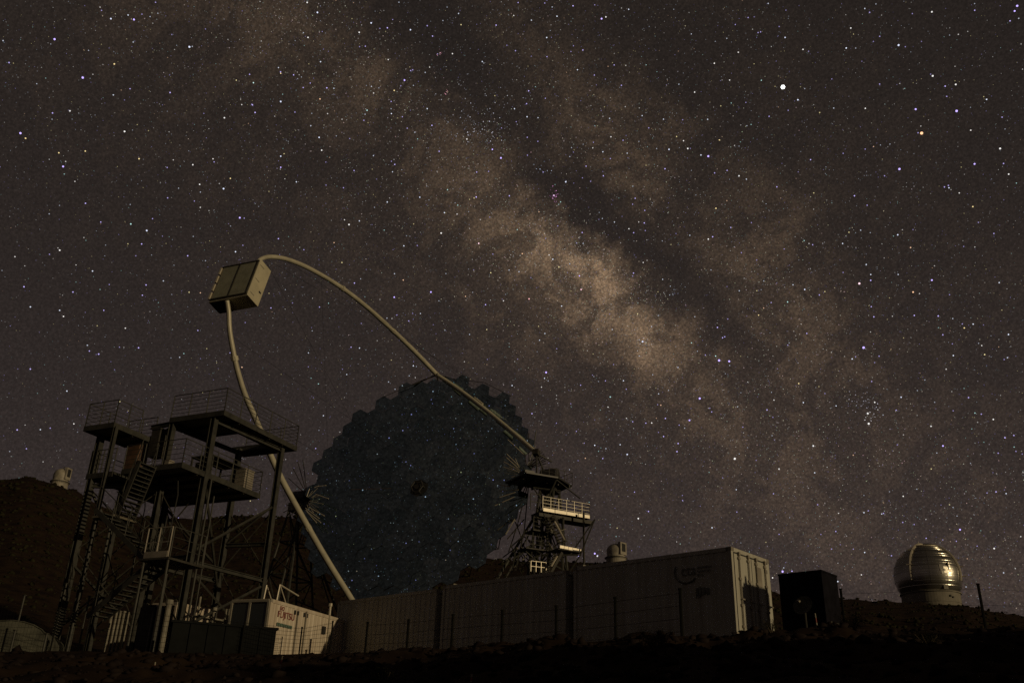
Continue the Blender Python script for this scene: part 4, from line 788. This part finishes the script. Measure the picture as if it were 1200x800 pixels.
# box added outside the picture so that its shadow falls on the lit doors
end_c = PC(0, CW * .56, 0); sp = Vector((end_c.x, end_c.y, 0)) + Vector((SUN_DIR.x, SUN_DIR.y, 0)).normalized() * 9.5
lat = Vector((-SUN_DIR.y, SUN_DIR.x, 0)).normalized(); gz = H(sp.x, sp.y) - .1
drop = 9.5 * SUN_DIR.z / math.hypot(SUN_DIR.x, SUN_DIR.y); ztop = C0.z - CH + 1.55 + drop
caster = thing('shadow_caster', 'unseen box with a spike added to shadow the lit doors, off to the right of the containers', 'occluder', Vector((sp.x, sp.y, gz)))
b = MB(); b.box(Vector((sp.x, sp.y, (gz + .25 + ztop) / 2)), (lat, SUN_DIR.cross(lat).cross(lat) * -1 if False else Vector((SUN_DIR.x, SUN_DIR.y, 0)).normalized(), Z), (1.55, 1.0, ztop - gz - .25)); b.build('caster_body', M_NAVY, caster)
b = MB(); b.box(Vector((sp.x, sp.y, ztop - .3)), (lat, Vector((SUN_DIR.x, SUN_DIR.y, 0)).normalized(), Z), (1.75, 1.1, .35)); b.build('caster_top', M_NAVY, caster)
b = MB(); ex = Vector((sp.x, sp.y, ztop)) - lat * .6; b.tube(ex - Z * .1, ex + Z * .3, .09, 8, .05); b.build('caster_spike', M_DARK, caster)  # spike added to give the thrown shadow its peak
b = MB()
for s in (-.6, .6): b.box(Vector((sp.x, sp.y, gz + .15)) + lat * s, (lat, Vector((SUN_DIR.x, SUN_DIR.y, 0)).normalized(), Z), (.15, 1.0, .4))
b.build('caster_foot', M_DARK, caster)

# ------------------------------------------------------------------ fences
def fence(label, posts_, r_=.035, wires=4, h=1.9, mesh=False):
    t = thing('wire_fence', label, 'fence', posts_[0][0]); prev = None
    for base, top in posts_:
        b = MB(); b.tube(base, top, r_, 6); b.tube(top - Z * .02, top + Z * .03, r_ * 1.3, 6); b.build('post', M_WIRE, t)
    w = MB()
    for (b0, t0), (b1, t1) in zip(posts_[:-1], posts_[1:]):
        for k in range(wires): f_ = (k + .7) / wires; w.tube(b0.lerp(t0, f_), b1.lerp(t1, f_), .006, 4)
        if mesh:
            n = max(3, int((b1 - b0).length / .12))
            for k in range(1, n): f_ = k / n; w.tube(b0.lerp(b1, f_), t0.lerp(t1, f_), .0035, 3)
    w.build('wire', M_WIRE, t); return t
pl_ = []
for x, y in ((896, 690), (797, 690), (721, 700), (652, 710), (589, 715), (531, 720), (479, 726), (431, 729)):
    tp = at_plane(x, y, C0 - csd * 2.0, csd); pl_.append((Vector((tp.x, tp.y, H(tp.x, tp.y) - .1)), tp))
fence('wire fence with slim dark posts running in front of the white containers', pl_[1:], .05)
pl2 = []
for x, y, Yd in ((390, 728, 34.5), (354, 735, 33), (287, 728, 33), (228, 722, 33), (150, 716, 33.5), (70, 712, 34), (-20, 708, 34)):
    tp = at_y(x, y, Yd); pl2.append((Vector((tp.x, tp.y, H(tp.x, tp.y) - .1)), tp))
fence('wire mesh fence in front of the cream cabin and platform tower', pl2, .03, 8, 1.9, True)
pl3 = []
for x, y, Yd in ((1260, 690, 38), (1146, 684, 40), (1035, 684, 43), (985, 690, 44.5)):
    tp = at_y(x, y, Yd); pl3.append((Vector((tp.x, tp.y, H(tp.x, tp.y) - .1)), tp if x != 985 else tp))
fence('wire fence with a dark post rising before the big dome', [pl3[0], pl3[1]] + [(pl3[3][0], pl3[3][1])], .06, 5)

# ------------------------------------------------------------------ marker stakes in the foreground
def stake(x0, y0, x1, y1, Yd, label):
    tp = at_y(x0, y0, Yd); bt = at_y(x1, y1, Yd); d = (tp - bt).normalized(); gz = H(bt.x, bt.y)
    k = (bt.z - gz + .15) / max(d.z, .3); base = bt - d * k
    t = thing('marker_stake', label, 'stake', base, 'snow stakes along the track'); Ln = (tp - base).length; n = 5
    for i in range(n): MB().tube(base + d * (Ln * i / n), base + d * (Ln * (i + 1) / n - .004), .02, 7).build('band', M_STAKE if i % 2 == 0 else M_STAKER, t)
stake(136, 774, 130, 797, 26, 'red and white stake leaning on the slope below the lower stair flight')
stake(182, 775, 179, 799, 26, 'red and white stake below the dark blue cabinet')
stake(331, 768, 325, 798, 25, 'red and white stake below the cream cabin corner')
stake(553, 789, 552, 803, 18, 'red and white stake below the middle container')
stake(955, 718, 959, 743, 26, 'red and white stake in front of the dark hut')

# ------------------------------------------------------------------ observatory domes
def big_dome():
    Yd = 515.0; c = at_y(1087, 676, Yd); R = 17.6; t = thing('observatory_dome', 'large silver observatory dome with open shutter arches on the ridge', 'dome', Vector((c.x, c.y, c.z - 16)))
    b = MB(); prof = []
    for k in range(25):
        a = radians(-33 + 123 * k / 24); prof.append((R * cos(a), R * sin(a)))
    b.lathe(c, prof, 64); sh = b.build('dome_shell', M_DOME, t, True)
    zb = R * sin(radians(-33)); rb2 = R * cos(radians(-33))
    b = MB(); b.lathe(c, [(rb2 + .4, zb - 5.5), (rb2 + .4, zb - .3), (rb2 + 1.0, zb - .3), (rb2 + 1.0, zb + .3), (rb2 - .2, zb + .3)], 64); b.build('base_drum', M_DOMEB, t)
    b = MB(); b.lathe(c, [(rb2 + .2, zb - 9), (rb2 + .2, zb - 5.5)], 48); b.build('foundation', M_DOMEB, t)
    # panel joints standing proud: horizontal rings
    for a in (-22, -10, 4, 18, 33, 50): 
        rr1 = R * cos(radians(a)); z1 = R * sin(radians(a)); b = MB(); b.lathe(c, [(rr1 + .02, z1 - .16), (rr1 + .16, z1 - .12), (rr1 + .16, z1 + .12), (rr1 - .1, z1 + .2)], 64); b.build('seam_ring', M_DOME, t)
    # the two shutter rails: great-circle-ish arches either side of the slit
    view = Vector((c.x, c.y, 0)).normalized(); right = Vector((view.y, -view.x, 0))
    def mer(azd, a, r): dv = -view * cos(radians(azd)) + right * sin(radians(azd)); return c + dv * (r * cos(radians(a))) + Z * (r * sin(radians(a)))
    for azd in (-27, 66):
        MB().path([mer(azd, -12 + 4 * k, R + .4) for k in range(26)], .8, 6).build('shutter_arch', M_ROD, t)
    MB().path([mer(azd, 62, R + .5) for azd in range(-27, 67, 8)], .4, 6).build('shutter_rail', M_ROD, t)
    # shutter panels between the arches
    for a0_, a1_ in ((-18, -3), (-2.2, 12), (12.8, 27), (27.8, 43), (43.8, 60)):
        for z0, z1 in ((-25, 4), (4.8, 34), (34.8, 64)):
            b = MB(); ma, n = 4, 6
            for i in range(ma + 1):
                for j in range(n + 1): b.v.append(mer(z0 + (z1 - z0) * j / n, a0_ + (a1_ - a0_) * i / ma, R + .25))
            for i in range(ma):
                for j in range(n): q_ = i * (n + 1) + j; b.f.append([q_, q_ + n + 1, q_ + n + 2, q_ + 1])
            b.build('shutter_panel', M_DOME, t, True)
    for a in (-14, -6, 1, 6, 16, 21, 31, 36, 47, 53):
        MB().path([mer(z0, a, R + .32) for z0 in range(-24, 64, 6)], .16, 5).build('louvre', M_DOME, t)
    for z0, a, w2, h2 in ((26, 7, 2.6, 3.4), (33, 3, 2.6, 3.6), (28, 0, 2.4, 2.4), (40, 6, 1.6, 4.2)):
        dv = -view * cos(radians(z0)) + right * sin(radians(z0)); sv = Vector((-dv.y, dv.x, 0)); MB().box(mer(z0, a, R + .3), (sv, (dv * cos(radians(a)) + Z * sin(radians(a))), (Z * cos(radians(a)) - dv * sin(radians(a)))), (w2, .16, h2)).build('vent_panel', M_DOME, t)
    for azd, a in ((-27, 14), (-29, 46), (70, 12), (72, -4), (68, 24)):
        MB().box(mer(azd, a, R + 1.0), (right, view, Z), (3.2, .8, .5)).build('walkway_bracket', M_ROD, t)
    for az_, zz, w2, h2 in ((31, -7.4, 2.5, 3.2), (40, -12.2, .8, 1.0), (46, -12.8, .7, .8)):
        dv = (-view * cos(radians(az_)) + right * sin(radians(az_))); sv = Vector((-dv.y, dv.x, 0)); rr1 = math.sqrt(max(R * R - zz * zz, 1)) if zz > -9 else rb2 + .5
        b = MB(); b.box(c + dv * (rr1 + .15) + Z * zz, (sv, dv, Z), (w2, .5, h2)); b.build('access_hatch', M_PIPE if zz > -9 else M_BLACK, t)
    for az_, zz, w2, h2 in ((38, 2.5, .7, 5.0),):
        dv = (-view * cos(radians(az_)) + right * sin(radians(az_))); sv = Vector((-dv.y, dv.x, 0)); rr1 = math.sqrt(R * R - zz * zz)
        b = MB(); b.box(c + dv * (rr1 + .3) + Z * zz, (sv, dv, Z), (w2, .5, h2)); b.build('ladder', M_DARK, t)
    b = MB(); p = c + Z * (R + .2) - right * 2; b.box(p, (right, view, Z), (.7, .7, 2.0)); b.tube(p, p + Z * 2.4, .15, 5); b.build('weather_mast', M_ROD, t)
big_dome()
def small_dome(x, ytop, ybase, wpx, Yd, label, slit_right=True):
    pb = at_y(x, ybase, Yd); ptp = at_y(x, ytop, Yd); Hh = ptp.z - pb.z; R = wpx / 2 * (pb - EYE).length / FPX
    t = thing('small_dome', label, 'dome', Vector((pb.x, pb.y, pb.z - 3)), 'small domes on the skyline')
    view = Vector((pb.x, pb.y, 0)).normalized(); right = Vector((view.y, -view.x, 0))
    b = MB(); b.lathe(pb, [(R * .98, -4), (R * .98, Hh * .16), (R * 1.05, Hh * .17), (R * 1.05, Hh * .27), (R * .9, Hh * .28)], 28); b.build('base_wall', M_DOMEW, t)
    b = MB(); prof = [(R * .88, Hh * .285), (R * .92, Hh * .60)] + [(R * .92 * cos(radians(k * 15)), Hh * .60 + Hh * .36 * sin(radians(k * 15))) for k in range(1, 7)]
    b.lathe(pb, prof, 28); b.build('dome_shell', M_DOMEW, t, True)
    dv = (-view * .62 + right * .78).normalized() if slit_right else (-view * .9 + right * .43).normalized(); sv = Vector((-dv.y, dv.x, 0))
    b = MB(); b.box(pb + dv * (R * .80) + Z * (Hh * .66), (sv, dv, Z), (R * .95, R * .34, Hh * .62)); sh = b.build('shutter_housing', M_DOMEW, t)
    b = MB(); b.box(pb + dv * (R * .96) + Z * (Hh * .70), (sv, dv, Z), (R * .55, R * .06, Hh * .40)); b.build('slit', M_BLACK, sh)
    b = MB(); b.lathe(pb, [(R * 1.07, Hh * .20), (R * 1.13, Hh * .20), (R * 1.13, Hh * .24), (R * 1.07, Hh * .24)], 28); b.build('catwalk', M_DARK, t)
    b = MB(); b.tube(pb + Z * Hh * .9, pb + Z * Hh * 1.08 + right * .2, .12, 5); b.build('vent', M_DARK, t)
small_dome(722, 636, 659, 23, 325, 'small pale observatory dome with a dark slit, behind the container with the logo')
small_dome(69, 548, 570, 17, 268, 'small pale observatory dome on the brow of the hill')

# ------------------------------------------------------------------ rocks and shrubs
def rocks():
    V, Fq = [], []
    ico = bpy.data.meshes.new('tmp'); import bmesh; bmm = bmesh.new(); bmesh.ops.create_icosphere(bmm, subdivisions=1, radius=1); bmm.verts.ensure_lookup_table()
    bv = np.array([v_.co[:] for v_ in bmm.verts]); bf = np.array([[v_.index for v_ in f_.verts] for f_ in bmm.faces]); bmm.free(); bpy.data.meshes.remove(ico)
    n = 5000; A_ = rng.uniform(-.72, .72, n); dc = np.interp(A_, near_A, near_D); Rr = dc * (1.03 - .7 * rng.random(n) ** 1.6)
    x = Rr * np.sin(A_); y = Rr * np.cos(A_); z = height(x, y); s = .03 + .15 * rng.random(n) ** 3.5
    for k in range(n):
        p = bv * (1 + .28 * rng.normal(size=(len(bv), 1))) * s[k] * np.array([1, rng.uniform(.7, 1.2), rng.uniform(.5, .8)]); V.append(p + np.array([x[k], y[k], z[k] + s[k] * .1])); Fq.append(bf + k * len(bv))
    o = np_mesh('rocks', np.concatenate(V), np.concatenate(Fq), M_ROCK); o['kind'] = 'stuff'; o['label'] = 'dark lava stones strewn over the foreground slope'; o['category'] = 'rocks'
rocks()
def scrub():
    import bmesh
    bmm = bmesh.new(); bmesh.ops.create_icosphere(bmm, subdivisions=1, radius=1); bv = np.array([v_.co[:] for v_ in bmm.verts]); bmm.faces.ensure_lookup_table(); bmm.verts.index_update()
    bf = np.array([[v_.index for v_ in f_.verts] for f_ in bmm.faces]); bmm.free(); V, Fq = [], []; n = 14000
    A_ = rng.uniform(-.62, .62, n); df_ = np.interp(A_, far_A, far_D); Rr = 105 + (df_ - 103) * rng.random(n) ** .7; x = Rr * np.sin(A_); y = Rr * np.cos(A_); dens = fbm(x * .03, y * .03, 4, 31) + .55 * rng.random(n); ok = dens > .12
    x, y, Rr = x[ok], y[ok], Rr[ok]; z = height(x, y); s = (.16 + .50 * rng.random(len(x)) ** 3) * np.clip(Rr / 220, .5, 1.6)
    for k in range(len(x)):
        V.append(bv * (1 + .3 * rng.normal(size=(len(bv), 1))) * s[k] * np.array([1, 1, .75]) + np.array([x[k], y[k], z[k] + s[k] * .15])); Fq.append(bf + k * len(bv))
    o = np_mesh('scrub', np.concatenate(V), np.concatenate(Fq), M_SHRUB); o['kind'] = 'stuff'; o['label'] = 'low dark scrub dotting the far hillsides'; o['category'] = 'scrub'
scrub()
def shrub(x, y, Yd, R, label):
    d = ray(x, y); hx, hy = d.x / d.y * Yd, Yd; base = Vector((hx, hy, H(hx, hy) - .05)); t = thing('shrub', label, 'shrub', base, 'low shrubs on the slope')
    st = MB()
    tips = []
    for k in range(9):
        a = random.uniform(0, 2 * pi); e = base + Vector((cos(a), sin(a), 0)) * R * random.uniform(.3, .8) + Z * R * random.uniform(.6, 1.1); st.path([base, base.lerp(e, .5) + Z * R * .1, e], .018, 4, .006); tips.append(e)
    st.build('stem', M_STEM, t)
    lf = MB()
    for k in range(900):
        e = random.choice(tips); c_ = base + (e - base) * random.uniform(.45, 1.05) + Vector((random.gauss(0, 1), random.gauss(0, 1), random.gauss(0, .8))) * R * .2
        a = Vector((random.gauss(0, 1), random.gauss(0, 1), random.gauss(0, 1))).normalized(); b_ = a.orthogonal().normalized(); s = R * random.uniform(.03, .06)
        k0 = len(lf.v); lf.v += [c_ - a * s, c_ + b_ * s * .4, c_ + a * s, c_ - b_ * s * .4]; lf.f.append([k0, k0 + 1, k0 + 2, k0 + 3])
    o = lf.build('foliage', M_SHRUB, t)
for x, y, Yd, R, lab in ((770, 772, 19, .42, 'pale low shrub below the container with the logo'), (778, 760, 22, .35, 'small shrub on the crest below the container with the logo'), (450, 790, 17, .45, 'low shrub on the dark slope below the end container'), (1156, 782, 17, .35, 'small pale shrub on the right of the dark slope'), (1090, 765, 21, .4, 'dark shrub on the slope below the big dome'), (905, 750, 25, .35, 'low shrub near the lit container doors'), (1000, 742, 27, .5, 'dark shrub on the crest near the dark hut'), (740, 790, 15, .3, 'tiny shrub low on the dark slope')):
    shrub(x, y, Yd, R, lab)

for o in bpy.data.objects:
    if '_o' in o: del o['_o']
